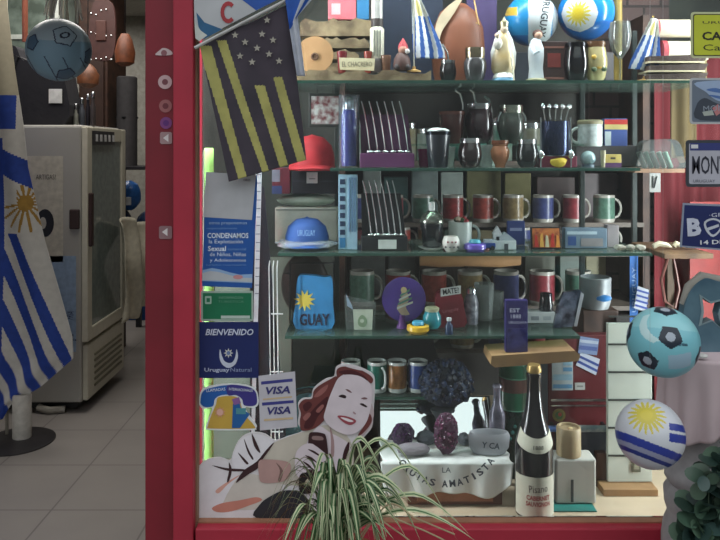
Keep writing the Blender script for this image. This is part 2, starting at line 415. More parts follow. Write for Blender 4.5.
for nm, lab, x0, y0, x1, y1, col, tx in (('poster', 'cream paper poster with dark emblem stuck on the fridge side', 26, 156, 63, 262, '#bdb7a8', [('ARTIGAS?', 46, 177, 20, 5, '#4c4845')]),
                              ('poster', 'pale blue poster with dark blue writing low on the fridge side', 50, 256, 76, 352, '#8fa4bd', [('agua', 71, 338, 8, 12, '#2d3d63', 80), ('FRIA', 70, 315, 8, 7, '#2d3d63', 80)])):
    t = TP(nm, lab, 'poster', (x0+x1)/2, (y0+y1)/2, 4.008)
    cx, cy = (x0+x1)/2, (y0+y1)/2; q = t.mb(); q.prism([(a-cx, cy-b) for a, b in rect(x0, y0, x1, y1)], 0, .4, C(col, .6))
    if nm == 'poster' and x0 == 26:
        q.prism([(a-cx, cy-b) for a, b in circ(45, 223, 9, 20, 14)], -.1, 0, C('#23242a', .5)); q.prism([(a-cx, cy-b) for a, b in circ(43, 223, 3.4, 12, 6)], -.2, 0, C('#b9b4a8', .5))
    t.part('sheet', q); q = t.mb()
    for s_, tx_, ty_, w, h, c_, *ex in tx: add_text(q, s_, tx_-cx, cy-ty_, w, h, -.3, C(c_, .5), *(ex or []))
    t.part('lettering', q)

# flag on pole, left
t = TP('flag', 'large blue and white striped flag with gold sun draped from the pole on the left', 'flag', 20, 435, 3.62)
t.loc.z = 0; u = 3.62/720; t.u = u
zf = (435-150)  # photo units from the floor up to eye level
Ls = [(0, -62), (60, -56), (130, -46), (200, -40), (300, -34), (380, -25), (398, -16), (412, -4)]
Rs = [(0, 7), (60, 14), (120, 23), (160, 27), (200, 36), (235, 44), (280, 57), (330, 71), (352, 72), (380, 40), (398, 10), (412, 2)]
def lerp(tab, y):
    for (a, b), (c, d) in zip(tab, tab[1:]):
        if y <= c: return b+(d-b)*(y-a)/(c-a)
    return tab[-1][1]
def flagfn(a, b):
    y = -30 + b*442; yy = max(0, y); l, r = lerp(Ls, yy), lerp(Rs, yy); x = l+(r-l)*a
    dep = 4*math.sin(a*13+b*1.5)*(.5+.5*b)*(1-max(0,y-345)/90)
    return (x-20, dep, 435-y)
FB, FW, FG = C('#2646a0', .7), C('#d6d3cc', .75, var=.05), C('#a98236', .7)
def flagcol(a, b):
    y = -30 + b*442; yy = max(0, y); l, r = lerp(Ls, yy), lerp(Rs, yy); x = l+(r-l)*a
    if y < 88: return C('#bdb59d', .75, var=.05) if x > -3 else FB
    if x < 3 and y < 345 and y > 130: return FB
    if y < 122 and x < 16: return FB
    if 152 < y+.5*(24-x) < 178: return FB
    d = math.hypot(x-26, (y-196)*.85)
    if 178 < y < 225 and d < 26:
        an = math.atan2(y-196, x-26)
        if d < 7 or abs(((an*16/(2*math.pi)) % 1)-.5) < .32*(1-d/28)+.06: 
            if x > 18 or y > 195: return FG
    if y < 226: return FW
    s_ = x*.922-y*.386
    for c_ in (-76.4, -95.5, -115, -135, -153):
        if abs(s_-c_) < 5.2: return FB
    return FW
cloth(t, 'cloth', flagfn, 150, 300, flagcol, .003)
q = t.mb(); q.tube([(-18, 10, 3), (-19, 10, 480)], 1.7, C('#b8b2a4', .4)); t.part('pole', q)
q = t.mb(); q.lathe([(9, 3), (9, 46), (7.5, 48)], C('#c6c2ba', .5), 20, (1, 2, 0)); q.lathe([(36, 0), (36, 1.2), (30, 3.2), (8, 5)], C('#2d2a2c', .4), 40, (-4, 2, 0)); t.part('base', q)

# hanging football, left
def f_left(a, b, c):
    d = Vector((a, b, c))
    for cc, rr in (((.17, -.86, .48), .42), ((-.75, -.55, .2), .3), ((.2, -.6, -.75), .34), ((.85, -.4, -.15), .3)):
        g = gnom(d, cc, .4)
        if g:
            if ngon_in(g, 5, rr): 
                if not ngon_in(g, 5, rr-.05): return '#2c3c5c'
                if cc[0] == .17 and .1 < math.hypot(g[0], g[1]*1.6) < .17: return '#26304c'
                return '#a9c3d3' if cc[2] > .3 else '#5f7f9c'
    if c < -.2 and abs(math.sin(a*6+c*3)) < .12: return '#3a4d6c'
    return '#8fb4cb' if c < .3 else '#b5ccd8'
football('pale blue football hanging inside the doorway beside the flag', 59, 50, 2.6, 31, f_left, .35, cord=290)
t = T('black_backpack', 'large black fabric bag set on top of the fridge behind the hanging football', 'bag', 42, 4.2, 1.62)
q = t.mb(); bl = C('#1a191f', .8, bump=.4)
q.prism(smooth_poly([(-30, 0), (-33, 40), (-30, 72), (-20, 76), (-12, 62), (8, 66), (22, 60), (29, 40), (29, 0)], 4), -14, 16, bl); t.part('body', q)
q = t.mb(); q.tube([(-24, -15, 8), (-25, -17, 40), (-18, -15, 66), (-10, -8, 62)], 1.6, BLACK); t.part('strap', q)
q = t.mb(); q.box(20, -15.5, 20, 13, .5, 14, C('#d9d9d4', .6), .4); t.part('price_tag', q)
# straw bunch and pipe
t = TP('tassel_bunch', 'bunch of white cord tassels hanging above the pale blue football', 'tassels', 66, 2, 2.75)
q = t.mb()
for k in range(26):
    a, b = R.uniform(-22, 16), R.uniform(-6, 6); l_ = R.uniform(12, 24)
    q.tube([(a*.5, b*.5, 14), (a*.9, b, 0), (a+R.uniform(-3, 3), b, -l_)], R.uniform(.6, 1.1), C('#efece2' if k % 3 else '#bdb9ac', .8), 5)
q.tube([(0, 0, 12), (0, 0, 260)], .5, BLACK, 5)
t.solo(q)
t = TP('copper_pipe', 'copper coloured pipe running down beside the flag top', 'pipe', 25, 42, 3.9)
q = t.mb(); q.tube([(0, 0, 0), (0, 0, 200)], 2.8, C('#9a5a45', .4, .3), 10); t.solo(q)
t = TP('green_display_case', 'pale green glass display case standing behind the black bag', 'display case', 15, 58, 4.9); t.loc.z = 0; t.u = 1
q = t.mb(); q.box(-.1, 0, 0, .9, .3, 2.75, C('#7c8a80', .25, h2='#4d574f', ns=9)); t.part('body', q)
q = t.mb(); q.box(.35, -.155, 0, .03, .02, 2.75, C('#c2c8c0', .4)); q.box(-.1, -.155, 2.2, .9, .02, .03, C('#c2c8c0', .4)); t.part('frame', q)
# leather goods hanging behind the fridge
t = TP('wooden_cupboard', 'dark brown wooden cupboard standing behind the display fridge', 'cupboard', 96, 60, 5.0); t.loc.z = 0; t.u = 1
q = t.mb(); q.box(-.02, .2, 0, .20, .4, 2.75, DWOOD, .006); t.part('body', q)
q = t.mb(); q.box(-.02, -.012, .1, .16, .02, 2.2, C('#3a2720', .5), .005); t.part('door', q)
def blob(name, label, cat, x, y, D, prof, col, group=None, ex=None, rough=.5, metal=0, cord=None, sy=1):
    t = TP(name, label, cat, x, y, D, group); q = t.mb(); q.lathe(prof, C(col, rough, metal, .25), 20, sy=sy)
    t.part('body', q) if (ex or cord) else t.solo(q)
    if cord: q = t.mb(); q.tube([(0, 0, prof[-1][1]), (0, 0, cord)], .5, BLACK, 5); t.part('cord', q)
    if ex: ex(t)
    return t
blob('leather_pouch', 'orange brown leather pouch hanging right of the studded straps', 'pouch', 125, 66, 4.5, [(4, 0), (9, 3), (10, 14), (7, 26), (4, 32)], '#69381f', 'leather goods inside the doorway', cord=200)
blob('leather_pouch', 'round tan leather pouch hanging just right of the pale blue football', 'pouch', 88, 88, 4.4, [(4, 0), (10, 4), (11, 13), (7, 20), (3, 24)], '#6e4229', 'leather goods inside the doorway', cord=200)
t = TP('studded_harness', 'dark leather harness with metal studs hanging behind the pale blue football', 'harness', 104, 55, 4.62)
q = t.mb(); lb = C('#43241f', .5)
q.prism(smooth_poly([(-16, 0), (-14, 30), (-8, 55), (8, 52), (12, 30), (10, 0), (0, -6)], 4), -2, 2, lb); t.part('straps', q)
q = t.mb()
for k in range(14): q.ball((-12+(k % 5)*5, -2.4, -2+(k//5)*22+R.uniform(-3, 3)), 1.2, CHROME, sub=1)
t.part('studs', q)
q = t.mb(); q.box(-2, -3, 14, 10, 1.5, 20, C('#4c2a22', .5), .6); t.part('flap', q)
q = t.mb(); q.tube([(0, 0, 50), (0, 0, 230)], .7, BLACK, 5); t.part('cord', q)
t = TP('rolled_mat', 'dark grey rolled mat standing upright by the beige back wall', 'mat', 127, 150, 5.05); t.loc.z = 1.36
q = t.mb(); q.lathe([(10, 0), (10, 88), (8.5, 89), (8.5, 70), (0, 70)], C('#3c3a3c', .7)); t.part('roll', q)
q = t.mb(); q.tube([(-11, 0, 48), (0, -11, 48), (11, 0, 48)], 1, BLACK, 6); t.part('strap', q)
t = Thing('wall_shelf', 'dark shelf board fixed behind the fridge below the rolled mat', 'shelf', (-1.63, 5.05, 1.335), 1)
q = t.mb(); q.box(0, 0, 0, .34, .34, .025, C('#26242a', .5), .003); q.box(-.15, .0, -1.335, .03, .3, 1.335, C('#26242a', .5)); q.box(.145, .14, -1.335, .03, .03, 1.335, C('#26242a', .5)); t.solo(q)
for i, (x, y, w, c_, lb_) in enumerate(((90, 104, 8, '#5a5e66', 'steel thermos flask left of the others on top of the fridge'), (101, 100, 6, '#2f2d33', 'dark slim flask in the middle of the flasks on the fridge'), (110, 98, 7, '#514a4a', 'brown grey flask nearest the rolled mat on the fridge'), (82, 110, 6, '#8b8d84', 'short grey tin beside the black bag on the fridge'))):
    D = 4.25-.02*i; t = T('flask', lb_, 'flask', {90: 82, 101: 88, 110: 93, 82: 76}[x], D, 1.612, 'flasks on the fridge'); h = 126-y
    q = t.mb(); w *= .62; q.lathe([(w*.6, 0), (w*.62, h*.7), (w*.35, h*.82), (w*.35, h)], C(c_, .3, .5)); t.part('body', q)
    q = t.mb(); q.lathe([(w*.4, h), (w*.4, h+5), (w*.2, h+6)], STEEL); t.part('cap', q)
def bag(name, label, cat, x, D, z, w, h, d, col, group=None, ex=None, rough=.35):
    t = T(name, label, cat, x, D, z, group); q = t.mb()
    q.ball((0, 0, h/2), 1, C(col, rough, 0, .3, 12, .6), (w/2, d/2, h/2), 3, .03)
    t.part('body', q) if ex else t.solo(q)
    if ex: q = t.mb(); q.box(ex[0], -d/2-.3, ex[1], ex[2], .6, ex[3], C(ex[4], .5), .3); t.part('label', q)
    return t
# blue goods on a low table at the back
t = Thing('low_table', 'dark low table carrying the blue goods at the back of the shop', 'table', (-1.62, 5.72, 0), 1)
q = t.mb(); q.box(0, 0, .62, .5, .6, .03, C('#2a3038', .5), .003); t.part('table_top', q)
for a in (-.22, .22):
    for b in (-.27, .27): q = t.mb(); q.box(a, b, 0, .04, .04, .62, C('#2a3038', .5)); t.part('leg', q)
bag('plush_toy', 'blue and white plush toy lying on the dark blue bags', 'toy', 129, 5.6, 1.0, 24, 30, 20, '#2b62a8', ex=(-1, 6, 13, 8, '#d5dade'))
bag('bag', 'dark blue bag at the left of the pile on the low table', 'bag', 122, 5.6, .652, 22, 48, 26, '#1c3358', 'dark blue bags')
bag('bag', 'dark blue bag at the right of the pile on the low table', 'bag', 147, 5.62, .652, 24, 44, 26, '#24426e', 'dark blue bags')
t = Thing('plastic_crate', 'bright blue plastic crate on the floor at the back of the shop', 'crate', (X(134, 6.4), 6.42, 0), 1)
q = t.mb(); q.box(0, 0, 0, .34, .4, .02, C('#23559a', .4)); 
for a, b, w_, d_ in ((-.16, 0, .02, .4), (.16, 0, .02, .4), (0, -.19, .3, .02), (0, .19, .3, .02)): q.box(a, b, .02, w_, d_, .2, C('#23559a', .4))
for k in range(3): q.box(0, -.205, .05+.055*k, .26, .012, .02, C('#163a70', .4))
t.solo(q)
t = Thing('plastic_sheet', 'crumpled white plastic cloth hanging over the open fridge door', 'cloth', (-1.46, 4.5, .42), 1)
cloth(t, 'cloth', lambda a, b: (.02+.09*math.sin(b*3)*a+.03*math.sin(a*14+b*3), -.16+.45*a+.02*math.sin(b*9), .62*b*(1-.35*(a-.3)**2)+.02*math.sin(a*9)), 24, 24, lambda a, b: C('#bfb9a6', .6, bump=.4), .003)
# stickers on door post
for x, y, pts, c1, c2, lb in ((164, 53, smooth_poly([(155.5, 55), (160, 50), (163, 48), (168, 49), (172, 52), (171, 55)], 3), '#c9b7b7', '#8a5a60', 'white cloud shaped sticker, topmost on the red door post'),
      (165, 82, circ(165, 82, 7), '#c4a6a8', '#74424a', 'round white sticker with dark mark below the cloud on the door post'),
      (165.5, 106, circ(165.5, 106, 6.5), '#9a5f60', '#6b3038', 'round brownish sticker in the middle of the door post'),
      (166, 123, circ(166, 123, 6), '#7c3f7c', '#5c2a74', 'round purple sticker on the door post'),
      (166, 138, rect(160, 132, 172, 144, 2), '#a08486', '#d8d2d2', 'small square sticker under the purple one on the door post'),
      (165, 232, rect(159, 226, 172, 239, 2), '#8c6c70', '#d8d2d2', 'lowest small square sticker on the door post')):
    sy_ = [(c_[0], c_[1]) for c_ in circ(x, y, 3)] if 'square' not in lb else [(x-3, y), (x+2.5, y-4), (x+2.5, y+4)]
    sticker('sticker', lb, 'sticker', x, y, pts, c1, [(c2, sy_)], D=1.3985, group='stickers on the door post')

# ================================================================ PRINTS ON THE GLASS
WB = '#d8dad8'
sticker('notice', 'tall blue notice against exploitation with a pale square panel, stuck below the yellow stripes', 'notice', 230, 232,
        [(206, 172), (257, 175), (257, 196), (252, 288), (202, 286)], '#1f57a4',
        [('#b9bcc0', [(206, 172), (256, 175), (252, 220), (203, 217)]), ('#8fb0d6', [(202.6, 270), (212, 268), (220, 269.4), (230, 272.4), (240, 274.6), (252.3, 274), (252.2, 283), (202.4, 281)]),
         ('#b9bfc4', [(202.6, 273), (210, 271), (218, 271.8), (232, 275.6), (242, 277.6), (252.2, 278), (252.2, 282), (202.4, 280)]), ('#c98f93', circ(238, 277, 5, 12, 2.2))],
        [('ORES', 247, 180, 7, 2.2, '#333840'), ('otros proponemos', 228, 223.5, 38, 3.4, '#a9c6e4'), ('responsablemente', 222, 228.5, 30, 2.6, '#7fa6d6'),
         ('CONDENAMOS', 228, 235.5, 41, 5.4, '#d9e6f2', 0, .02), ('la Explotación', 226, 242, 34, 5, '#d9e6f2'), ('Sexual', 217, 248.5, 18, 5.2, '#d9e6f2', 0, .02), ('comercial', 237, 249, 18, 2.6, '#7fa6d6'),
         ('de Niños, Niñas', 228, 254.5, 36, 4.4, '#d9e6f2'), ('y Adolescentes', 228, 260.5, 36, 4.2, '#d9e6f2'), ('turismo responsable', 226, 265, 40, 1.8, '#7fa6d6')])
sticker('notice', 'green notice card with a white edge, stuck above the dark blue welcome sign', 'notice', 227, 306, rect(201, 291, 253, 321, 1), '#9fb5a8',
        [('#12714c', rect(203, 293, 251.5, 319)), ('#9fc0ae', rect(205, 296, 211.5, 304, 1)), ('#12714c', rect(206.6, 298, 210, 302)), ('#b7c9c0', rect(221, 315.5, 250, 318.5))],
        [('INFORMACION', 231, 297.5, 24, 2.4, '#79a78f'), ('TURISTICA', 231, 301.5, 26, 2.2, '#5f957b')])
sticker('welcome_sign', 'dark blue BIENVENIDO sign with a white emblem above the telephone sticker', 'sign', 228, 350, rect(197, 322, 258.5, 378), '#16255f',
        [('#c3cada', smooth_poly([(220, 349), (219.5, 357), (222, 364), (228.5, 368), (235.5, 364), (238, 356), (236.5, 349), (235.5, 356), (233, 361.5), (229, 363), (224.5, 361), (222, 356)], 3)),
         ('#c9c9c4', star(228.5, 353, 5, 8, .5)), ('#6a7fa8', circ(228.5, 353, 2))],
        [('BIENVENIDO', 229.5, 332, 48, 6.4, '#c8cfe2', 0, .02, .25), ('Uruguay', 217, 370.2, 25, 5, '#b9c2da', 0, .015), ('Natural', 241, 369.6, 21, 4, '#8f9cc0')])
ph = smooth_poly([(199, 401), (201, 391), (209, 386), (228, 383.5), (247, 385), (256, 390), (258.5, 398), (258, 405), (253, 408), (246, 407), (247, 412), (256, 424), (256, 428), (252, 430), (210, 430), (206, 427), (208, 420), (212, 408), (204, 409), (200, 406)], 4)
ph2 = smooth_poly([(200.5, 401), (202.5, 392), (210, 388), (228, 385), (247, 386.5), (255, 391), (257, 398), (256.5, 404), (252, 406), (244, 405), (242, 399), (236, 395), (222, 395), (215, 399), (213, 406), (205, 407), (201, 404)], 4)
sticker('telephone_sticker', 'telephone shaped sticker in blue, purple and yellow, left of the card sign', 'sticker', 228, 408, ph, '#dfe3e4',
        [('#c9a648', smooth_poly([(219, 397), (237, 397), (242, 408), (246, 416), (254.5, 426), (251, 428.5), (211, 428.5), (208, 426), (211, 416), (216, 404)], 4)),
         ('#1f5fae', ph2), ('#3c3583', smooth_poly([(228, 385), (247, 386.5), (255, 391), (257, 398), (256.5, 404), (252, 406), (244, 405), (242, 399), (236, 395), (228, 395)], 4)),
         ('#1f5f9e', [(233, 404), (238, 397), (241, 408), (250, 414), (240, 428), (232, 428)]), ('#8a5f9a', [(232, 399), (239, 397), (241, 403), (234, 405)]), ('#4f8f9a', rect(236, 408, 246, 414)),
         ('#cf9a72', star(220, 412, 6, 9, .6)), ('#dfb0a0', circ(220, 412, 3.2))],
        [('LLAMADAS', 216, 389.5, 19, 3, '#e1e8ee', 5), ('INTERNACIONALES', 241, 389.5, 24, 2.7, '#e1e8ee', -4)])
sticker('card_sign', 'white sign reading VISA twice with purple bars, beside the telephone sticker', 'sign', 278, 403, [(258.5, 376), (295, 371.5), (297.5, 427), (260, 430.5)], '#c4c2c9',
        [('#3d3f86', [(261, 381.5), (292.5, 378.5), (292.6, 381.5), (261.2, 384.6)]), ('#c9b28e', [(263, 398.6), (292, 396), (292, 397.6), (263, 400.2)]),
         ('#3d3f86', [(262, 402.5), (293.5, 400), (293.6, 402.8), (262.2, 405.6)]), ('#c9b28e', [(264, 419), (293, 417), (293, 419), (264, 421)])],
        [('VISA', 278, 390, 24, 7.6, '#34346f', 3, .03, .25), ('VISA', 279, 410.3, 23, 7.6, '#34346f', 3, .03, .25)])
# pin-up cut-out
SK, SKS, OUT, HR, HR2, CRM = '#d8cdd3', '#b8958f', '#3b2226', '#6d3a38', '#4a2226', '#c9c2b4'
sil = [(194, 519), (193, 495), (195, 478), (199, 466), (208, 459), (220, 457), (230, 460), (233, 452), (238, 441), (246, 434), (256, 432), (266, 434), (275, 440), (288, 436), (302, 431), (298, 424), (299, 413), (298, 403), (303, 398), (311, 397),
       (313, 389), (319, 383), (327, 378), (334, 376), (336, 367), (343, 364), (354, 365), (365, 369), (373, 374), (375, 382), (374.5, 398), (373.5, 415), (372, 427), (366, 435), (360, 441), (352, 447), (350, 462), (356, 480), (352, 519)]
L = []
def lay(col, pts, n=4, sm=True): L.append((col, smooth_poly(pts, n) if sm else pts))
lay(CRM, [(303, 432), (285, 438), (270, 445), (262, 456), (260, 472), (268, 482), (300, 486), (330, 488), (352, 470), (350, 440), (330, 425)])
lay('#e3dfe3', [(196, 517), (195, 490), (197, 474), (203, 463), (214, 459), (228, 462), (240, 470), (236, 486), (240, 500), (262, 505), (258, 517)])
lay('#cfc8bf', [(236, 480), (250, 474), (268, 478), (282, 486), (276, 498), (262, 508), (240, 510), (222, 508)])
lay('#d9a596', [(216, 490), (230, 480), (240, 475), (228, 484), (219, 493)])
lay('#c98676', [(212, 508), (222, 503), (240, 500), (256, 497), (262, 500), (250, 505), (232, 511), (218, 512)])
lay('#e6e3e8', [(232, 462), (236, 447), (243, 438), (254, 434), (266, 436), (274, 442), (264, 454), (252, 466), (240, 472)])
for a in ([(229, 462), (232, 470), (229, 481), (227, 481), (229, 471)], [(212, 465), (228, 468), (244, 469), (245, 471), (228, 470.5)], [(244, 438), (247, 450), (252, 459), (253.5, 458), (249, 450)], [(238, 452), (243, 460), (247, 464), (248, 462)],
          [(274, 442), (266, 450), (257, 461), (244, 470), (236, 482), (240, 480), (250, 473), (258, 468), (262, 460), (270, 449)], [(252, 433), (254, 445), (259, 452), (260, 450)]):
    lay(OUT, a, 3)
lay(SKS, [(259, 461), (268, 459), (286, 461), (291, 466), (288, 478), (278, 482), (262, 482), (259, 474)])
lay('#7d625c', [(276, 462), (280, 470), (278, 480), (281, 480), (283, 470)])
lay('#2b2e33', [(256, 517), (260, 504), (270, 496), (284, 490), (300, 492), (310, 505), (306, 517)])
lay(SK, [(318, 426), (330, 432), (345, 440), (352, 448), (346, 456), (338, 470), (326, 478), (312, 462), (306, 445)])
lay('#a78a8a', [(330, 426), (334, 440), (334, 455), (331, 455), (331, 440)], 3)
lay(OUT, [(349, 441), (344, 450), (342, 462), (345, 460), (349, 450)], 3)
# hair back, face
lay(HR, [(302, 430), (300, 421), (301, 413), (299, 405), (304, 399), (312, 398), (314, 390), (321, 384), (330, 379), (337, 376), (340, 385), (335, 396), (330, 408), (324, 420), (314, 428)])
lay(HR2, [(304, 427), (308, 416), (314, 408), (320, 402), (328, 396), (326, 406), (318, 416), (312, 427)]); lay(HR2, [(303, 405), (309, 401), (312, 405), (306, 411)])
lay('#96605c', [(314, 396), (320, 389), (328, 384), (326, 390), (319, 396)]); lay('#96605c', [(303, 417), (308, 412), (311, 414), (306, 420)]); lay('#96605c', [(316, 410), (322, 404), (324, 406), (319, 412)])
lay(HR, [(337, 376), (337, 369), (343, 366), (354, 367), (366, 372), (373, 378), (371, 383), (366, 379), (354, 374), (344, 373), (340, 380)]); lay('#d5ccd0', [(345, 365.6), (355, 366.5), (363, 370), (355, 368.6)])
lay(HR2, [(339, 371), (352, 369.5), (364, 375), (367, 380), (355, 374.5), (344, 374)])
lay('#bfaeb0', [(371, 402), (374, 412), (371, 424), (364, 434), (360, 436), (366, 424), (369, 412)]); lay(HR, [(369, 413), (372, 419), (368, 427), (361, 434), (358, 434), (364, 425)])
lay(SK, [(338, 378), (345, 374), (358, 375), (367, 380), (372, 387), (372, 398), (370, 410), (366, 422), (358, 431), (348, 434), (338, 431), (329, 425), (324, 417), (326, 408), (329, 398), (333, 388)])
lay('#2f2023', [(338.5, 395.5), (342, 393.8), (346, 395), (345.6, 397.6), (341.5, 396.8)], 3); lay('#2f2023', [(359.6, 403), (363, 402.6), (367.4, 406), (365.5, 406.4), (362, 404.8)], 3)
lay('#7a5c60', [(345.5, 388.4), (349, 389), (352, 392), (348.5, 391)], 3); lay('#7a5c60', [(361, 397.5), (365, 396.4), (367.5, 398), (364, 398.6)], 3)
lay('#a98c92', [(353.5, 410.6), (356, 412.6), (355, 413.6), (353, 412)], 3)
lay('#9c4a55', [(337.5, 415.4), (342, 414.6), (349, 416), (355.6, 419), (355, 422), (350, 424), (344, 421.6)], 4); lay('#eae2e4', [(340.5, 416.4), (346, 417), (353.5, 420), (350, 421), (344.5, 419)], 3)
# bottle and fist
lay('#3a2326', [(309, 434), (313, 431), (322, 432), (326, 435), (328, 450), (327, 462), (322, 472), (306, 476), (302, 482), (300, 476), (306, 466), (308, 450)])
lay('#8d7371', [(313, 435), (322, 435.5), (323, 439), (313, 438.5)], 3)
lay(SK, [(297, 450), (305, 443), (314, 443), (322, 448), (327, 456), (326, 464), (318, 470), (308, 468), (304, 478), (297, 474), (295, 462)])
for a in ([(308, 448), (315, 450), (322, 456), (314, 452)], [(305, 454), (312, 456), (318, 462), (311, 458)], [(303, 460), (309, 463), (313, 468), (308, 465)], [(311, 441), (320, 444), (326, 452), (318, 446)]): lay(OUT, a, 3)
lay('#23201f', [(300, 474), (308, 471), (314, 474), (316, 486), (310, 492), (300, 490)]); lay('#b8b096', [(304, 484), (308, 477), (312, 485), (308, 482)], 3)
sticker('woman_cutout', 'printed cut-out of a smiling brown-haired woman holding a dark bottle, behind the spider plant', 'cut-out', 285, 440, smooth_poly(sil, 3), '#dcd8da', [(c_, p_) for c_, p_ in L], th=.0012)

# licence plates and tin signs at right
t = sticker('tin_sign', 'yellow green tin sign with black lettering at the top right of the window', 'sign', 712, 30, rect(691, 12, 765, 58, 3), '#c9cfa0',
        [('#4a4a20', rect(693, 14, 763, 56, 2)), ('#c3cb35', rect(694, 15, 762, 55, 2))],
        [('URUGUAY', 730, 22.5, 55, 2.6, '#4c4a26'), ('CAMINO', 730, 36, 56, 8.6, '#25240f', 0, .03), ('Camino', 728, 47.5, 50, 6, '#25240f')], th=.002, group='tin signs and plates at the right')
t = sticker('tin_sign', 'grey blue picture plate with a pale edge, hanging under the yellow sign', 'sign', 720, 101, rect(690, 78, 766, 124, 3), '#b9bdbf',
        [('#6b7786', rect(692, 80, 764, 122, 2)), ('#9db2cf', smooth_poly([(697, 82), (764, 82), (764, 104), (722, 102), (706, 92)], 4)), ('#4f72ad', smooth_poly([(706, 90), (716, 88), (726, 92), (720, 93)], 3)), ('#4f72ad', smooth_poly([(708, 95), (720, 96), (730, 99), (720, 99)], 3)),
         ('#3b434f', smooth_poly([(696, 106), (704, 98), (716, 103), (730, 107), (764, 108), (764, 118), (700, 120)], 4)), ('#a8b0a8', [(702, 112), (712, 110), (714, 115), (704, 116)]), ('#b8787a', [(712, 108), (718, 104), (722, 112), (716, 116)])],
        [('MONTEVIDEO', 732, 107, 58, 6, '#8d97a3', 4)], th=.002, group='tin signs and plates at the right')
t = sticker('licence_plate', 'pale licence plate with dark MON lettering, between the picture plate and the blue plate', 'licence plate', 720, 163, rect(686, 140, 768, 187, 3), '#3a4047',
        [('#b3b4bf', rect(689, 143, 765, 184, 2)), ('#323b78', rect(690, 143, 765, 150.5)), ('#d8d9dc', rect(691, 144.6, 698, 148.4))],
        [('MONTEVIDEO', 729, 165, 74, 18, '#272a38', 0, .01), ('URUGUAY', 704, 181, 22, 3, '#5d606c')], th=.002, group='tin signs and plates at the right')
t = sticker('licence_plate', 'dark blue plate with a white letter B and a club shield, lowest of the plates', 'licence plate', 720, 227, [(683, 203), (766, 206), (766, 254), (680, 247)], '#8f98ab',
        [('#18265e', [(684.5, 205), (764, 208), (764, 252), (682, 245.4)]), ('#c6cbd4', smooth_poly([(704, 222), (713, 218), (722, 222), (721, 230), (713, 237), (706, 231)], 3)), ('#18265e', smooth_poly([(706, 223), (713, 220), (720, 223), (719, 229.5), (713, 234.6), (708, 229.6)], 3)),
         ('#c6cbd4', [(706.5, 228), (718.5, 224), (719, 226.6), (708, 230.6)])],
        [('B', 694, 227, 14, 18, '#c9cede', 3, .05), ('·GRANDE·', 729, 214.5, 40, 4, '#c9cede', 2), ('14 DE MAYO', 728, 241.5, 56, 4.4, '#d8dbe0', 2, .02)], th=.002, group='tin signs and plates at the right')

# ================================================================ FLAGS ON THE WHITE STICK (top left, outside the glass)
t = TP('pennant_flags', 'white stick with two club flags, one white with red C, one black and yellow', 'flags', 198, 46, 1.375)
q = t.mb(); q.tube([(-3, -1, -2), (95, -1, 49), (150, -1, 78)], 1.7, C('#b9bab8', .4), 8); t.part('stick', q)
q = t.mb(); o_ = (198, 46)
def fp(pts): return [(a-o_[0], o_[1]-b) for a, b in pts]
q.prism(fp([(193, -30), (194, 22), (199, 40), (275, 0), (300, -14), (250, -40)]), 2, 2.6, C('#b9bcbf', .7, ns=8))
q.prism(fp([(196, 12), (204, 22), (222, 29), (203, 39), (198, 26)]), 1.75, 1.9, C('#2c5f86', .7))
q.prism(fp([(194, 20), (200, 30), (207, 35), (199, 41), (195, 38)]), 1.6, 1.72, C('#c3c8c2', .7))
q.prism(fp([(240, -2), (256, 10), (276, 0), (292, -10), (244, -18)]), 1.75, 1.9, C('#2a56a8', .7))
w = t.part('white_flag', q)
q = t.mb(); cpts = []
for k in range(13):
    a = math.radians(45+k*22.5); cpts.append((228+8.2*math.cos(a)*.95, 12-11*math.sin(a)))
inner = [(228+4.4*math.cos(math.radians(45+k*22.5))*.95, 12-6.8*math.sin(math.radians(45+k*22.5))) for k in range(13)]
q.prism(fp(cpts+inner[::-1]), 1.3, 1.5, C('#a8373c', .6)); t.part('letter', q, w)
q = t.mb(); rr = R.random
bl_, ye = C('#35313a', .75, ns=12, h2='#453d48'), C('#a9a560', .7)
edge_l = [(200, 44), (213, 100), (224, 150), (232, 172)]; 
def pq(a, b):
    # corners: top-left, top-right, bottom-right, bottom-left
    TL, TR, BR, BL = (199, 45), (288, 4), (306, 160), (228, 182)
    x = (TL[0]*(1-a)+TR[0]*a)*(1-b)+(BL[0]*(1-a)+BR[0]*a)*b; y = (TL[1]*(1-a)+TR[1]*a)*(1-b)+(BL[1]*(1-a)+BR[1]*a)*b
    return x, y
STR = [((197, 45), (210, 45), (237, 175), (246, 173)), ((216, 40), (226, 38), (261, 170), (268, 168)), ((254, 85), (264, 84), (279, 165), (288, 163)), ((273, 77), (282, 76), (296, 158), (305, 157))]
def incol(x, y):
    for (ax, ay), (bx, by), (cx, cy), (dx, dy) in STR:
        t_ = (y-ay)/(cy-ay)
        if t_ < 0: continue
        if ax+(cx-ax)*t_ <= x <= bx+(dx-bx)*t_: return True
    return False
def penarol(a, b):
    x, y = pq(a, b); return (x-o_[0], 3+2.2*math.sin(a*12+b*2), o_[1]-y)
o2 = cloth(t, 'striped_flag', penarol, 110, 130, lambda a, b: ye if incol(*pq(a, b)) else bl_, .0006)
q = t.mb()
for x, y in ((267, 20), (262, 34), (235, 35), (245, 42), (273, 40), (257, 48), (240, 56), (269, 54), (279, 61), (252, 62), (243, 17)):
    if (x, y) != (243, 17): q.prism(fp(star(x, y, 3.8)), .2, .45, C('#a8a498', .6))
t.part('stars', q, o2)
t = TP('small_flag', 'blue and white flag bunched at the top end of the white flag stick', 'flag', 295, 30, 1.366)
FB2 = C('#2458b0', .7)
def f2(a, b):
    x = 283+a*(8+50*max(0, 1-b*2.2)) + 14*b; y = -14+b*90-a*20*(1-b); return (x-295, 2*math.sin(a*9), 30-y)
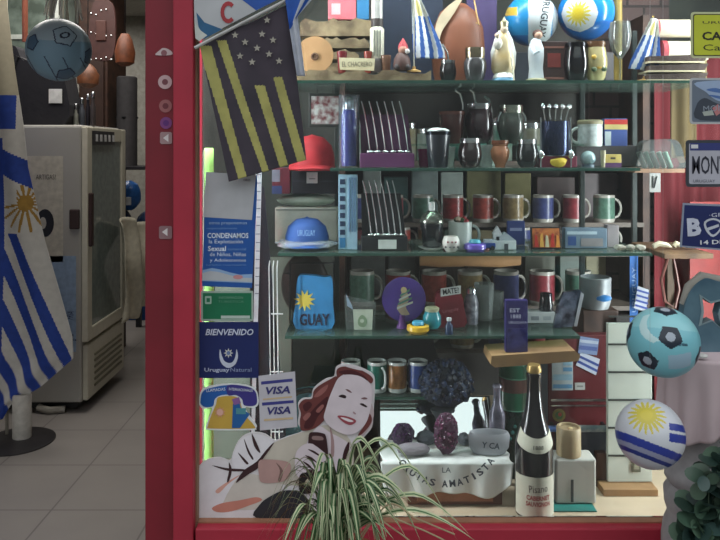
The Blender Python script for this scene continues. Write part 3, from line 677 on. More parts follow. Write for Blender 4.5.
cloth(t, 'cloth', f2, 40, 50, lambda a, b: FB2 if (b < .48 and a < .45) or (b < .45 and .62 < a < .8) else C('#b9bfca', .7), .0006)

# ================================================================ REAR RACK, SIDE PANELS
E = .0006
t = Thing('display_rack', 'dark wooden rack full of mugs and boxes behind the glass shelves', 'rack', (X(492, 2.0), 2.06, ZF), 1)
rw = X(642, 2.0)-X(342, 2.0)
q = t.mb(); q.box(0, .15, 0, rw, .015, 1.12, C('#4b4a45', .8, h2='#34312f', ns=5)); t.part('back_panel', q)
for sx_ in (-1, 1): q = t.mb(); q.box(sx_*rw/2, .03, 0, .018, .24, 1.12, DWOOD); t.part('side_panel', q)
RZ = {'top': 1.655, 'tins': 1.44, 'A': 1.272, 'A2': 1.192, 'B': 1.045, 'C': .93}
for k, z in RZ.items(): q = t.mb(); q.box(0, .02, z-ZF-.012, rw-.02, .24, .012, C('#5b5048', .55, ns=8)); t.part('shelf_board', q)
m = MB(); m.box(X(627, 2.17), 2.19, ZF, .24, .07, 1.6, BRICK('#6a5450', '#554644', '#3c3432', 5.0)); struct('trim_7', m)
t = TP('red_curtain', 'dark red hanging cloth behind the tin signs at the right of the window', 'cloth', 690, 345, 2.02)
t.loc.z = ZF; t.u = 1; 
cloth(t, 'cloth', lambda a, b: (-.10+.40*a, .012*math.sin(a*40), 1.05*b), 50, 10, lambda a, b: C('#6c1f26', .8, ns=6), .003)
boxthing('red_board', 'bright red board behind the blue club plate', 'board', 712, 1.93, ZF, 44, 228, 3, '#8a231f', bev=0)
t = TP('ochre_cloth', 'ochre brown cloth hanging under the top shelf beside the picture plate', 'cloth', 682, 158, 1.79)
cloth(t, 'cloth', lambda a, b: (-12+26*a, -2+2*math.sin(a*9), 87.5*b), 20, 10, lambda a, b: C('#4f4020', .8, ns=10), .003)
t = TP('slat_panel', 'narrow white slatted panel just inside the left edge of the glass', 'panel', 198, 290, 1.50)
t.loc.z = ZF
q = t.mb(); q.box(0, 0, 0, 11, 4, 360, C('#a9b0a0', .5), .3)
for k in range(22): q.box(0, -2.1, 15+16.5*k, 11, .3, 1.1, C('#4c5248', .5))
t.solo(q)
boxthing('green_sheet', 'bright green edge of a sheet behind the striped club flag', 'sheet', 209, 1.53, ZF, 9, 355, 1, '#7fb25a', bev=0)
t = T('navy_board', 'dark navy board leaning beside the tall blue notice', 'board', 262, 1.60, ZF)
q = t.mb(); q.prism([(-12, 0), (27, 0), (23, 60), (15, 150), (8, 230), (2, 300), (-12, 310)], 0, 3, C('#1c1e2c', .7)); t.solo(q)
t = T('measuring_strip', 'narrow white ruled strip between the blue notice and the blue cap', 'strip', 264, 1.57, ZF)
q = t.mb(); q.prism([(-14, 0), (-11, 0), (-4, 250), (-2, 330), (-8, 330), (-9, 250)], 0, .8, C('#aab2b8', .5))
for k in range(15): q.box(-7+k*.15, -.25, 200+8.5*k, 4, .3, .9, C('#5d6370', .5))
t.solo(q)
t = T('wire_rack', 'white wire rack standing left of the blue GUAY towel', 'rack', 277, 1.58, ZF)
q = t.mb(); wm = C('#c6cacb', .4)
for k in range(3): q.tube([(-5+4*k, 0, 0), (-8+4*k, 0, 225), (-8+4*k, 6, 230)], .6, wm, 5)
for z_ in (178, 120, 60): q.tube([(-6, 0, z_), (6, 0, z_)], .7, wm, 5)
t.solo(q)

# ================================================================ TOP SHELF (S1)
Z = ZS1+E
bk, bk2 = '#8a7a5e', '#5d4c36'
t = T('bark_slab', 'rough bark slab lying along the front of the top shelf', 'bark', 362, 1.60, Z)
q = t.mb(); 
q.prism([(x_, 2+R.uniform(-1.5, .5)) if False else (x_, 0) for x_ in (-66, 68)] + [(68-6*k, 9+R.uniform(-3, 2.5)) for k in range(23)], -12, 14, C(bk, .9, h2=bk2, ns=25, bump=1)); t.solo(q)
t = T('bark_stack', 'tall stack of rough bark pieces at the left end of the top shelf', 'bark', 333, 1.72, Z)
q = t.mb(); bm_ = C('#8d7d5f', .9, h2='#4e4130', ns=22, bump=1)
for z0, xa_, xb_, h in ((0, -34, 30, 14), (14, -30, 34, 10), (26, -36, 26, 9), (37, -28, 36, 10), (49, -32, 44, 17)):
    q.prism([(xa_, z0), (xb_, z0)] + [(xb_-(xb_-xa_)*k/14, z0+h+R.uniform(-3, 1) - (4 if k in (0, 14) else 0)) for k in range(15)], -14+R.uniform(-3, 3), 14, bm_)
t.solo(q)
t = T('wood_disc', 'round pale wooden disc with a knot, leaning on the bark stack', 'wood disc', 315, 1.635, Z+.022)
q = t.mb(); q.lathe([(0, -3), (17.5, -3), (18.5, -2), (18.5, 2), (0, 2)], C('#a9855a', .7, h2='#8d6a44', ns=14), 30, (0, 0, 19), (90, 0, 0)); t.part('disc', q)
q = t.mb(); q.lathe([(0, 3), (3.6, 3), (4, 3.8), (2.6, 4.4), (2.2, 3.4), (0, 3.4)], C('#5c3f28', .8), 12, (0, 0, 17), (90, 0, 0)); t.part('knot', q)
boxthing('pink_box', 'salmon pink box with a pale letter lying on top of the bark stack', 'box', 342, 1.70, ZS1+.158, 28, 24, 12, '#c2626b', marks=[(-6, 5, 9, 11, '#d3a0a4')])
boxthing('blue_box', 'small blue box beside the pink box on top of the bark stack', 'box', 363, 1.70, ZS1+.158, 12, 22, 12, '#2a6f9c')
boxthing('fabric_box', 'dark navy fabric box standing behind the little flag on the top shelf', 'box', 412, 1.76, Z, 62, 98, 8, '#1f2a3d')
t = T('wooden_sign', 'cream wooden name sign standing on the bark slab', 'sign', 357, 1.595, ZS1+.026)
q = t.mb(); q.prism([(-17, 1), (17, 0), (18, 12), (-18, 13)], 0, 2, C('#cbc3a0', .6)); t.part('board', q)
q = t.mb(); add_text(q, 'EL CHACRERO', 0, 6.4, 30, 5, -.3, C('#4a4436', .6)); t.part('lettering', q)
t = T('tool_holder', 'tall pale striped cylinder standing behind the cream name sign', 'holder', 377, 1.635, Z+.024)
q = t.mb(); q.lathe([(8, 0), (8, 12), (7, 14)], C('#332b29', .5), 16); q.lathe([(7, 14), (7.2, 44), (5.5, 46)], C('#bdbba8', .4), 16)
q.lathe([(6, 46), (6, 54)], C('#3b3330', .5), 16); q.lathe([(5.8, 54), (5.8, 82)], C('#c3c2bd', .3, .3), 16)
for k in (-3, 0, 3): q.box(k, -7.3, 16, 1, .6, 26, C('#6b6f66', .5))
t.solo(q)
for x_, r_, h_, c_, lb in ((342, 5, 22, '#6e2228', 'dark red jar left of the cream name sign'), (386, 5, 18, '#7a5a48', 'brown jar just right of the tall striped cylinder'), (368, 4, 22, '#8c3d33', 'narrow brick red jar behind the cream name sign')):
    mate(x_, 1.625, Z+.022, r_, h_, lb, c_, c_, .2, 'jars on the bark slab', 0, 'cup')
t = T('gnome_figure', 'small red and brown seated gnome figure on the bark beside the little flag', 'figurine', 402, 1.60, ZS1+.026)
q = t.mb(); q.lathe([(7, 0), (9, 4), (8, 12), (5, 17), (3, 19)], C('#4a2f2a', .6, ns=60), 14); q.ball((-5, -5, 3), 3.5, C('#2c2424', .6)); q.ball((5, -5, 3), 3.5, C('#2c2424', .6)); t.part('body', q)
q = t.mb(); q.ball((1, -1, 21), 5, C('#b98370', .6), sub=2); t.part('head', q)
q = t.mb(); q.lathe([(5.4, 22), (4.4, 26), (1.5, 31), (0, 33)], C('#a5333a', .6), 14, (1, 0, 0)); t.part('hat', q)
q = t.mb(); q.ball((5, -4, 19), 2.6, C('#c9c3c0', .7)); t.part('beard', q)
# table flag
def mini_flag(label, x, D, z, h, w, rot, sunc='#b9ad6c', tilt=0, lean=0):
    t = T('table_flag', label, 'flag', x, D, z, 'small table flags', rot=(0, tilt, 0))
    q = t.mb(); q.tube([(0, 0, 0), (0, 0, h)], .7, C('#c9c6ba', .4), 6); q.ball((0, 0, h), 1.2, C('#b79b4c', .3, .6)); t.part('stick', q)
    q = t.mb(); q.lathe([(7, 0), (7, 1.5), (2, 3), (1.5, 6)], C('#b08d50', .5), 16); t.part('base', q)
    def fn(a, b): return ((a-.32+.0*b)*w*(.25+.75*min(1, b*1.15)) + lean*b, -1.5+1.8*math.sin(a*9+b*2), h-2-b*(h*.8))
    def mf(a, b):
        if b < .33: return C(sunc, .7) if (a-.5)**2+((b-.2)*1.3)**2 < .035 else C('#d3d4cf', .7)
        return C('#2f5da8', .7) if int((a+ .22*b)*6.99) % 2 == 1 else C('#ced4da', .7)
    cloth(t, 'cloth', fn, 40, 40, mf, .0006); return t
mini_flag('little blue and white striped flag standing in the middle of the top shelf', 414, 1.60, Z+.022, 78, 31, 0, lean=10)
# leather cone and mates
t = T('leather_horn', 'large tan leather vessel with cream edge behind the small gourds on the top shelf', 'vessel', 458, 1.70, Z)
q = t.mb(); q.lathe([(22, 0), (25, 12), (27, 35), (25, 58), (18, 74), (8, 82), (0, 84)], C('#7f4a31', .5, h2='#663722', ns=7), 32, sy=.7); t.part('body', q)
q = t.mb(); q.prism(smooth_poly([(-26, 42), (-21, 66), (-8, 80), (2, 85), (-6, 70), (-18, 52), (-22, 36)], 4), -17, -10, C('#c9b79a', .7)); t.part('flap', q)
q = t.mb(); q.tube([(14, -12, 85), (16, -16, 70), (18, -18, 58), (15, -19, 60)], .8, C('#b8925c', .5)); t.part('lace', q)
boxthing('purple_box', 'purple box standing behind the tan leather vessel on the top shelf', 'box', 482, 1.775, Z, 30, 100, 8, '#4a3d68')
t = mate(448, 1.605, Z, 8.5, 22, 'black gourd with a thin silver rim, in front of the tan leather vessel', '#131215', '#c2c5c6', .15)
mate(475, 1.60, Z, 11.5, 34, 'grey gourd with a wide brown metal rim, right of the tan leather vessel', '#3c3a3c', '#a89a80', .3)
q = t.mb(); q.tube([(2, 0, 14), (-1, -2, 30), (-6, -2, 38)], .9, STEEL, 6); t.part('straw', q)
# statues
t = T('madonna_statue', 'white and gold crowned Madonna statuette on the top shelf', 'statuette', 503, 1.60, Z)
q = t.mb(); q.lathe([(11, 0), (11, 3), (9.5, 4)], C('#6f9fc0', .4), 20); q.lathe([(10.5, 4), (9, 8), (8, 9)], C('#d6d8d4', .4), 20); t.part('base', q)
q = t.mb(); q.lathe([(10, 9), (12, 14), (11, 24), (8, 36), (7.5, 42), (4, 48), (2.4, 50)], C('#b79a5c', .4, .3, h2='#d8d3c2', ns=12), 20, sy=.75); t.part('robe', q)
q = t.mb(); q.ball((1, -1, 53), 4, C('#cbb8a2', .5)); t.part('head', q)
q = t.mb(); q.lathe([(3.6, 55), (4.4, 60), (2, 62), (0, 66)], C('#d8cfa8', .3, .6), 10, (1, -1, 0)); t.part('crown', q)
q = t.mb(); q.ball((-6, -5, 38), 4.5, C('#d3cfc4', .5), (1, .8, 1.4)); q.ball((-7, -6, 46), 2.5, C('#c9b29a', .5)); t.part('child', q)
q = t.mb(); q.lathe([(12, 16), (13, 30), (9, 44), (5, 52)], C('#c5c7c3', .5), 20, (1, 3, 0), sy=.6); t.part('veil', q)
q = t.mb(); q.tube([(6, -9, 24), (8, -10, 10), (9, -10, -1)], .8, C('#d2ccb6', .4), 6); t.part('rosary', q)
t = T('saint_statue', 'white and pale blue robed saint statuette with dark hair, before the lettered football', 'statuette', 536, 1.605, Z)
q = t.mb(); q.lathe([(10, 0), (10, 2.5), (9, 3.5)], C('#8c8c6a', .5), 20); t.part('base', q)
q = t.mb(); q.lathe([(8, 3.5), (7, 14), (8, 26), (8, 34), (5, 42), (3, 44)], C('#c4ced9', .45, h2='#dfe2e2', ns=14), 20, sy=.75); t.part('robe', q)
q = t.mb(); q.ball((2, -1, 47), 4.2, C('#c09a84', .5)); t.part('head', q)
q = t.mb(); q.ball((2, .8, 48.6), 4.8, C('#4a2d26', .7), (1.1, 1, 1)); t.part('hair', q)
q = t.mb(); q.tube([(-5, -4, 34), (-3, -8, 28), (1, -9, 30)], [2.6, 2.2, 1.6], C('#c4ced9', .5)); t.part('sleeve', q)
# boxes and balls behind
boxthing('leather_flask_case', 'dark brown leather case with a red emblem below the sun football', 'case', 554, 1.60, Z, 28, 41, 16, '#35201d', marks=[(0, 34, 20, 2, '#7b5146'), (0, 3, 20, 2, '#7b5146'), (0, 15, 13, 14, '#7a2f2a')])
mate(576, 1.60, Z, 12.5, 39, 'shiny black gourd between the leather case and the painted gourd', '#0f0f12', '#2b2b2e', .12, rough=.08)
t = mate(596, 1.60, Z, 11, 40, 'pale gourd painted with yellow flowers, left of the wine glass', '#b5a878', '#6b4a30', .14, rimmetal=0, shape='gourd')
q = t.mb()
for k in range(5): q.ball((-5+(k % 3)*5, -9.6, 12+(k//3)*10+2*(k % 2)), 3, C('#c29a35' if k % 2 else '#4a5c3a', .5), (1, .4, .8))
t.part('painted_flower', q)
boxthing('display_block', 'dark display block carrying the lettered football on the top shelf', 'block', 535, 1.70, Z, 40, 34, 14, '#2a2f38')
boxthing('display_block', 'dark display block carrying the sun football on the top shelf', 'block', 584, 1.70, Z, 44, 42, 14, '#2f2c31')
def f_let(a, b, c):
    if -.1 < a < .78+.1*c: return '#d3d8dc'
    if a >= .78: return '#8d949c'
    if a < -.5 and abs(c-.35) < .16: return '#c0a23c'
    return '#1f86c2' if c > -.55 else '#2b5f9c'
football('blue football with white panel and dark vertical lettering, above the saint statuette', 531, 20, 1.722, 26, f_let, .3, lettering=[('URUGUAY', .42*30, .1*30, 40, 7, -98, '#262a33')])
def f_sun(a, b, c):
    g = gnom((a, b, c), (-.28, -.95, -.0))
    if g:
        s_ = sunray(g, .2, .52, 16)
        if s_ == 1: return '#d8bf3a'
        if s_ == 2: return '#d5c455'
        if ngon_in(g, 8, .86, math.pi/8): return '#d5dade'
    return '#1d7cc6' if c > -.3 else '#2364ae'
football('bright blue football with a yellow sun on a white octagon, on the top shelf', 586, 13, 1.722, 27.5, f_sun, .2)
# wine glass, bamboo, second flag
t = T('wine_glass', 'clear stemmed wine glass on the top shelf beside the painted gourd', 'wine glass', 620, 1.60, Z)
q = t.mb(); q.lathe([(9, 0), (9, .6), (1.2, 2), (1, 22), (4, 26), (9, 34), (11, 46), (9.5, 60), (9.2, 60), (10.4, 46), (8.5, 35), (3.5, 27), (0, 24)], CLEAR('#f2f6f4', .06, '#ffffff', .02, 1.6), 24); t.solo(q)
t = T('bamboo_cane', 'yellow bamboo cane standing behind the wine glass', 'cane', 618, 1.70, Z)
q = t.mb(); q.lathe([(4, 0), (4, 30), (4.5, 31), (4, 32), (4, 64), (4.5, 65), (4, 66), (4, 105)], C('#8a7433', .5), 12); t.solo(q)
mini_flag('small blue and white flag on a blue stick, rightmost flag on the top shelf', 644, 1.60, Z, 66, 30, 0, tilt=8, lean=-8)
for k, (h0, c_) in enumerate(((0, 0), (9, 0), (18, 0))):
    t = T('leather_wallet', ('lowest', 'middle', 'topmost')[k] + ' of the three stitched brown wallets with cream edges on the top shelf', 'wallet', 672, 1.60, Z+h0*1.6/720, 'stack of brown wallets')
    q = t.mb(); q.prism([(-28, .6), (26, .6), (31, 8.4), (-28, 6.4+0)], -12, 12, C('#3a2820', .6, bump=.6, ns=60)); t.part('cover', q)
    q = t.mb(); q.prism([(-29, 0), (27, 0), (27, 1.6), (-29, 1.6)], -12.6, 12.6, C('#c3b596', .6)); t.part('edge', q)
for k, (x_, y_, r_) in enumerate(((684, 30, 10), (676, 5, 9))):
    t = T('leather_roll', ('cream paper roll lying behind the wallets on the top shelf', 'cream paper roll propped above the other roll')[k], 'roll', x_, 1.72, Z+(.062 if k == 0 else .118), 'paper rolls')
    q = t.mb(); q.lathe([(r_, -22), (r_, 22)], C('#b5ab95', .6), 20, (0, 0, r_), (0, 90, 0)); q.lathe([(r_*1.06, -24), (r_*1.06, -19)], C('#94303a', .5), 20, (0, 0, r_), (0, 90, 0)); t.solo(q)
boxthing('olive_box', 'low olive brown box under the paper rolls on the top shelf', 'box', 684, 1.70, Z, 46, 26, 14, '#6e6233', marks=[(-12, 2, 2, 22, '#8c8048'), (2, 2, 2, 22, '#4f4622'), (12, 2, 2, 22, '#8c8048')])

# ================================================================ SECOND SHELF (S2)
Z = ZS2+E
t = T('glass_vase', 'tall clear vase holding a violet blue flask at the left end of the second shelf', 'vase', 349, 1.61, Z)
q = t.mb(); q.lathe([(10.5, 0), (10.5, 72), (9.9, 72), (9.9, 1), (0, 1)], CLEAR('#f2f6fa', .04, '#cfd8dd', .02, 1.25), 24); t.solo(q)
t = T('violet_flask', 'violet blue flask with silver cap standing inside the tall clear vase', 'flask', 349, 1.61, Z+.003)
q = t.mb(); q.lathe([(7.5, 0), (8, 2), (8, 50), (5.5, 56)], C('#2b2c86', .2, coat=.6), 20); t.part('body', q)
q = t.mb(); q.lathe([(5.5, 56), (5.5, 66), (3, 69), (0, 69)], STEEL, 16); t.part('cap', q)
def straw_rack(x, D, z, w, h, col, label, glabel, colname, n=6, tag=None, base='#1a1a1e'):
    t = T('straw_rack', label, 'rack', x, D, z)
    q = t.mb(); q.box(0, 0, 0, w, 16, 14, C(base, .5), .8); t.part('base', q)
    q = t.mb(); q.prism([(-w/2+1, 12), (w/2-1, 12), (w/2-6, h), (-w/2+0, h)], 6, 9, C(col, .55, ns=14)); t.part('back_panel', q)
    if tag: q = t.mb(); q.box(tag[0], -9.5, 2, tag[1], 1, 9, C('#c3c8c4', .5), .2); t.part('label', q)
    for k in range(n):
        a = -w/2+7+(w-16)*k/(n-1)
        s_ = Thing('metal_straw', ('leftmost', 'second', 'third', 'fourth', 'fifth', 'rightmost')[k] + ' silver drinking straw leaning in the ' + colname, 'straw', t.loc+Vector(((a+3)*t.u, -10.2*t.u, 14.2*t.u if D < 1.6 else 14.2*t.u)), t.u, glabel)
        s_.loc.y = D-6.5*t.u
        q = s_.mb(); q.tube([(0, 0, .5), (-2.5, 3.6, h*.4), (-6, 9.0, h*.80), (-8.5, 9.4, h*.98)], .75, CHROME, 6); s_.part('tube', q)
        q = s_.mb(); q.ball((0, 0, 1.4), 2.4, CHROME, (1.4, .7, .6)); s_.part('strainer', q)
    return t
straw_rack(387, 1.60, Z, 54, 53, '#4a2547', 'purple rack holding silver straws near the left of the second shelf', 'silver straws in the purple rack', 'purple rack', base='#5a2a55')
t = mate(438, 1.585, Z, 12.5, 36, 'black cup gourd filled with white foam on the second shelf', '#121722', '#1a1d22', .1, shape='cup', rough=.4)
q = t.mb(); q.ball((0, 0, 36.5), 9.5, C('#e5e8e6', .8), (1.15, 1.15, .34), 3, .1); t.part('filling', q)
mate(470, 1.585, Z, 12, 29, 'dark brown gourd with a bright silver rim beside the clay pot', '#241a1b', '#d3d6d8', .16)
t = mate(500, 1.585, Z, 9.5, 27, 'small terracotta clay pot with ridged waist on the second shelf', '#9a6240', '#6c3f2a', .14, rimmetal=0, rough=.7, shape='jar')
mate(527, 1.585, Z, 11, 28, 'black gourd with silver rim right of the terracotta pot', '#15191b', '#b7bcbd', .16)
RS = Thing('glass_riser', 'glass riser step along the back of the second shelf', 'riser', (X(490, 1.72), 1.735, ZS2+.0003), 1)
q = RS.mb(); q.box(0, 0, .048, .50, .11, .005, GL); RS.part('top', q)
for s_ in (-.245, -.12, 0, .12, .245): q = RS.mb(); q.box(s_, 0, 0, .046, .08, .048, C('#d5dedc', .2)); RS.part('foot', q)
Z2 = ZS2+.0542
mate(452, 1.72, Z2, 13, 32, 'reddish brown wooden cup on the riser behind the black foam cup', '#4d2a28', '#6a4038', .1, rimmetal=0, shape='cup')
mate(479, 1.72, Z2, 14, 40, 'dark plum gourd with silver top on the riser behind the silver rimmed gourd', '#2e1c22', '#a9abae', .14)
t = mate(511, 1.71, Z2, 14, 38, 'steel and black kettle shaped gourd on the riser above the terracotta pot', '#3e403c', '#b2b5a8', .2)
q = t.mb(); q.tube([(14*math.cos(a), -4, 22+14*math.sin(a)) for a in [math.pi*k/10 for k in range(11)]], 1.2, CHROME, 6); t.part('handle', q)
for k, (x_, l_) in enumerate(((463, 18), (476, 20), (492, 18))):
    t = T('metal_straw', ('short bright straw rising behind the reddish wooden cup', 'bright straw rising from the plum gourd', 'bright straw left of the kettle shaped gourd')[k], 'straw', x_, 1.735, Z2+(.085 if k < 2 else .07), 'straws in the gourds on the riser')
    q = t.mb(); q.tube([(0, 0, -30), (0, 0, 4), (-3, -2, l_*.8), (-8, -3, l_)], 1.2, CHROME, 6); t.solo(q)
t = T('foam_bowl', 'turquoise ceramic bowl on the rack shelf behind the kettle shaped gourd', 'bowl', 466, 1.99, RZ['tins']+E+.10)
t.loc.z = RZ['tins']+E
q = t.mb(); q.lathe([(10, 0), (20, 14), (21, 18), (19, 18), (9, 3), (0, 3)], C('#4f8f83', .3), 24); t.solo(q)
# straw tumbler
t = T('straw_tumbler', 'round steel tumbler holding upright silver straws on the second shelf', 'tumbler', 555, 1.61, Z+.026)
q = t.mb(); q.lathe([(13, 0), (14, 2), (14, 34), (13, 34), (12.5, 3), (0, 3)], C('#3c4560', .25, .7), 24); t.part('cup', q)
for k in range(5):
    s_ = T('metal_straw', ('first', 'second', 'third', 'fourth', 'fifth')[k] + ' upright silver straw from the left in the steel tumbler', 'straw', 546+4.6*k, 1.61-.0, Z+.033, 'silver straws in the steel tumbler')
    q = s_.mb(); q.tube([(0, 0, 0), (.3*(k-2), 0, 30), (2.0*(k-2), -3, 46)], 1.0, CHROME, 6); q.ball((2.0*(k-2), -3, 46), 2, CHROME, (1, .6, 1.4)); s_.solo(q)
for x_ in (541, 571):
    t = T('silver_spoon', ('silver spoon straw standing left of the steel tumbler', 'silver spoon straw standing right of the steel tumbler')[x_ > 550], 'spoon', x_, 1.585, Z, 'spoon straws')
    q = t.mb(); q.ball((0, 0, 13), 3.6, CHROME, (1, .5, 1.2)); q.tube([(0, 0, 0), (0, 0, 16), (0, 1, 50)], .9, CHROME, 6); t.solo(q)
t = T('tumbler_stand', 'dark red stand with a yellow flower ornament under the steel tumbler', 'stand', 556, 1.605, Z)
q = t.mb(); q.box(0, 0, 0, 38, 16, 11.3, C('#6b1f36', .5), 1); t.part('base', q)
q = t.mb(); q.ball((0, -9.5, 5), 5, C('#c9a92e', .6), (1.7, .5, .95), 2, .12); t.part('flower', q)
boxthing('acrylic_step', 'grey step block at the right end of the second shelf', 'block', 607, 1.69, Z, 62, 21, 12, '#4a4648')
t = mug(590, 1.70, Z+.0467, 22, 12, 'white mug with a grey castle print and wooden lid on the grey step', '#b9c0bd', '#b3babb', -1, 'mugs on the second shelf')
q = t.mb(); q.lathe([(12.4, 22), (12.6, 25), (11, 26.5), (0, 26.5)], C('#8f8468', .6)); t.part('lid', q)
t = T('felt_hat', 'black round hat resting behind the wooden lidded mug', 'hat', 600, 1.79, Z)
t.loc.z = RZ['tins']+E; t.loc.y = 1.995; t.loc.x += .012
q = t.mb(); q.ball((0, 0, 30), 20, C('#1c1816', .7), (1, 1, .6)); q.lathe([(16, 0), (17, 30)], C('#3a3430', .7), 20); t.solo(q)
boxthing('red_tin', 'red yellow and blue tin box on the grey step, rightmost on the second shelf', 'tin', 616, 1.69, Z+.0467, 23, 28, 11, '#3c5090', marks=[(0, 22, 23, 5, '#b53028'), (0, 17, 23, 5, '#c4b070'), (-8, 1, 6, 14, '#b9c3c8')])
boxthing('yellow_box', 'small yellow and purple box in front of the grey step', 'box', 613, 1.60, Z, 17, 13, 9, '#c0a860', marks=[(0, 0, 17, 4.5, '#5a3560'), (0, 8, 5, 2, '#4a4030')])
t = T('glass_globe', 'grey white glass globe ornament in front of the wooden lidded mug', 'ornament', 588, 1.60, Z)
q = t.mb(); q.lathe([(6, 0), (6, 3)], C('#5a6a78', .4), 16); t.part('base', q)
q = t.mb(); q.ball((0, 0, 9), 7.5, C('#9fb0b4', .15, h2='#5e7a82', ns=40), sub=3); t.part('globe', q)
mate(603, 1.60, Z, 2.6, 17, 'thin cream candle beside the small yellow box', '#b3a88c', '#b3a88c', .2, 'candles', 0, 'cup')
mate(540-3, 1.63, Z, 5, 9, 'tiny red pot behind the left spoon straw', '#7e1f38', '#7e1f38', .2, 'small pots', 0, 'cup')
# right side: hanging bag with paper slips
SB = Thing('side_shelf', 'small wooden shelf carrying a bag of rolled papers beside the licence plate', 'shelf', (X(658, 1.66), 1.81, 1.418), 1)
q = SB.mb(); q.box(0, -.085, 0, .115, .15, .009, C('#8a6a52', .6)); SB.part('board', q)
q = SB.mb(); q.box(-.075, -.02, .0, .04, .012, .009, C('#5a4438', .6)); SB.part('bracket', q)
for k in range(5):
    t = T('rolled_paper', ('first', 'second', 'third', 'fourth', 'fifth')[k] + ' green and white rolled note from the left on the small wooden shelf', 'paper', 645+6.5*k, 1.68, 1.4275, 'rolled notes')
    q = t.mb(); q.lathe([(2.6, 0), (2.6, 17)], C(('#b9c9bd', '#8fb09c', '#c3cdc6')[k % 3], .6), 10, (0, 0, .5), (0, -22, 0)); t.solo(q)
t = T('plastic_bag', 'clear plastic bag over the rolled notes on the small wooden shelf', 'bag', 658, 1.675, 1.4275)
q = t.mb(); q.prism(smooth_poly([(-22, 0), (-21, 14), (-16, 26), (0, 29), (16, 27), (22, 12), (22, 0)], 4), -9, 9, CLEAR('#f0f2f2', .10, '#c9cfcf', .15)); t.solo(q)
t = TP('price_tag', 'white paper price tag hanging under the small wooden shelf', 'tag', 655, 195, 1.62)
t.loc.z = 1.418
q = t.mb(); q.box(0, 0, -19, 11, .5, 19, C('#a8a7a4', .6)); q.tube([(-2, -.5, -3), (-2, -.5, -15)], .5, BLACK, 4); q.tube([(2, -.5, -3), (-1, -.5, -15)], .5, BLACK, 4); t.solo(q)

t = T('framed_picture', 'small framed silver and red patterned picture hanging under the bark above the red cap', 'picture', 325, 1.70, ZS1-.0065)
q = t.mb(); q.box(0, 0, -38, 32, 3, 34, C('#1f2421', .4), .4); q.tube([(-8, 0, -5), (-8, 0, 0)], .6, BLACK, 5); q.tube([(8, 0, -5), (8, 0, 0)], .6, BLACK, 5); t.part('frame', q)
q = t.mb(); q.box(0, -1.7, -35, 27, .5, 28, C('#5a2227', .3, h2='#a3a7a4', ns=70)); t.part('picture', q)
for k, (x_, c_, n_, h_) in enumerate(((424, '#6e1f48', 'magenta', 18), (449, '#b9c0bd', 'white', 20), (487, '#c1c8c6', 'milky white', 22), (541, '#a8b2b0', 'pale grey', 15))):
    mate(x_, 1.645, Z, 6.5, h_, n_ + ' little cup set between the dark gourds on the second shelf', c_, c_, .15, 'little cups on the second shelf', 0, 'cup')

# ================================================================ THIRD SHELF (S3)
Z = ZS3+E
boxthing('storage_box', 'pale grey storage box standing behind the blue cap', 'box', 306, 1.70, Z, 62, 36, 22, '#a5a99d', marks=[(0, 33, 60, 2, '#7a8077')])
bag('folded_bag', 'crumpled pale green plastic bag folded on the storage box behind the blue cap', 'bag', 306, 1.71+.022, Z+.0857, 58, 13, 20, '#8d9a8c')
boxthing('black_case', 'black fabric case stacked above the folded plastic bag under the red cap', 'case', 315, 1.70, Z+.118, 46, 24, 20, '#15161f', marks=[(0, 12, 46, 1, '#2d2f3a')])
boxthing('maroon_box', 'small maroon and blue box left of the black fabric case', 'box', 281, 1.70, Z+.118, 18, 26, 16, '#5c1c2a', marks=[(-4, 0, 10, 8, '#2e3c66'), (-5, 12, 8, 12, '#6e7280')])
def cap(x, D, z, col, label, r=25, h=24, txt=None):
    t = T('baseball_cap', label, 'cap', x, D, z, 'caps')
    q = t.mb(); m_ = C(col, .7, ns=40, bump=.3)
    q.lathe([(r, 0), (r*.99, h*.35), (r*.86, h*.7), (r*.5, h*.94), (r*.1, h), (0, h)], m_, 28, sy=.95); t.part('crown', q)
    q = t.mb(); q.ball((0, 0, h), 1.6, m_, (1, 1, .6)); t.part('button', q)
    q = t.mb(); q.sheet(lambda a, b: ((a-.5)*2*r*(1-.08*b), -r*.95*math.sqrt(max(0, 1-((a-.5)*1.98)**2))*(1+.45*b)-2*b, 3.5-3.0*b-5.0*(abs(a-.5)*2)**2*0+1.5*math.cos((a-.5)*3)), 20, 6, lambda a, b: m_); 
    me = q.mesh('visor', norm=False); o = bpy.data.objects.new('visor', me); COL.objects.link(o); o.parent = t.root; md = o.modifiers.new('thickness', 'SOLIDIFY'); md.thickness = .002
    if txt:
        q = t.mb(); add_text(q, txt, 1, h*.55, 17, 6, -r*.97, C('#8fb1d8', .5)); t.part('lettering', q)
    return t
cap(307, 1.63, Z+.003, '#1f4a8c', 'blue baseball cap in clear plastic on the third shelf', 22, 29, 'URUGUAY')
t = T('plastic_wrap', 'crumpled clear plastic wrap around the blue cap', 'wrap', 307, 1.63, Z)
q = t.mb(); q.ball((0, -4, 5), 1, CLEAR('#f5f8fa', .22, '#dfe6ea', .15), (31, 25, 5), 3, .09); t.solo(q)
cap(312, 1.66, Z+.118+.0567, '#a8242c', 'red baseball cap on the black fabric case beside the striped club flag', 23, 35)
t = T('price_tag', 'white price tag hanging on the front of the black fabric case', 'tag', 312, 1.695, Z+.118+.025)
q = t.mb(); q.box(0, .4, 0, 11, .8, 11, C('#b9bcbb', .6), .2); q.box(0, -.1, 4, 6, .3, 1, C('#55585c', .5)); t.solo(q)
t = T('magnet_box', 'upright pale blue box printed with dark squares, at the left post of the third shelf', 'box', 348, 1.60, Z)
q = t.mb(); q.box(0, 4, 0, 19, 9, 75, C('#8fb0c4', .4), .5); t.part('body', q)
q = t.mb(); 
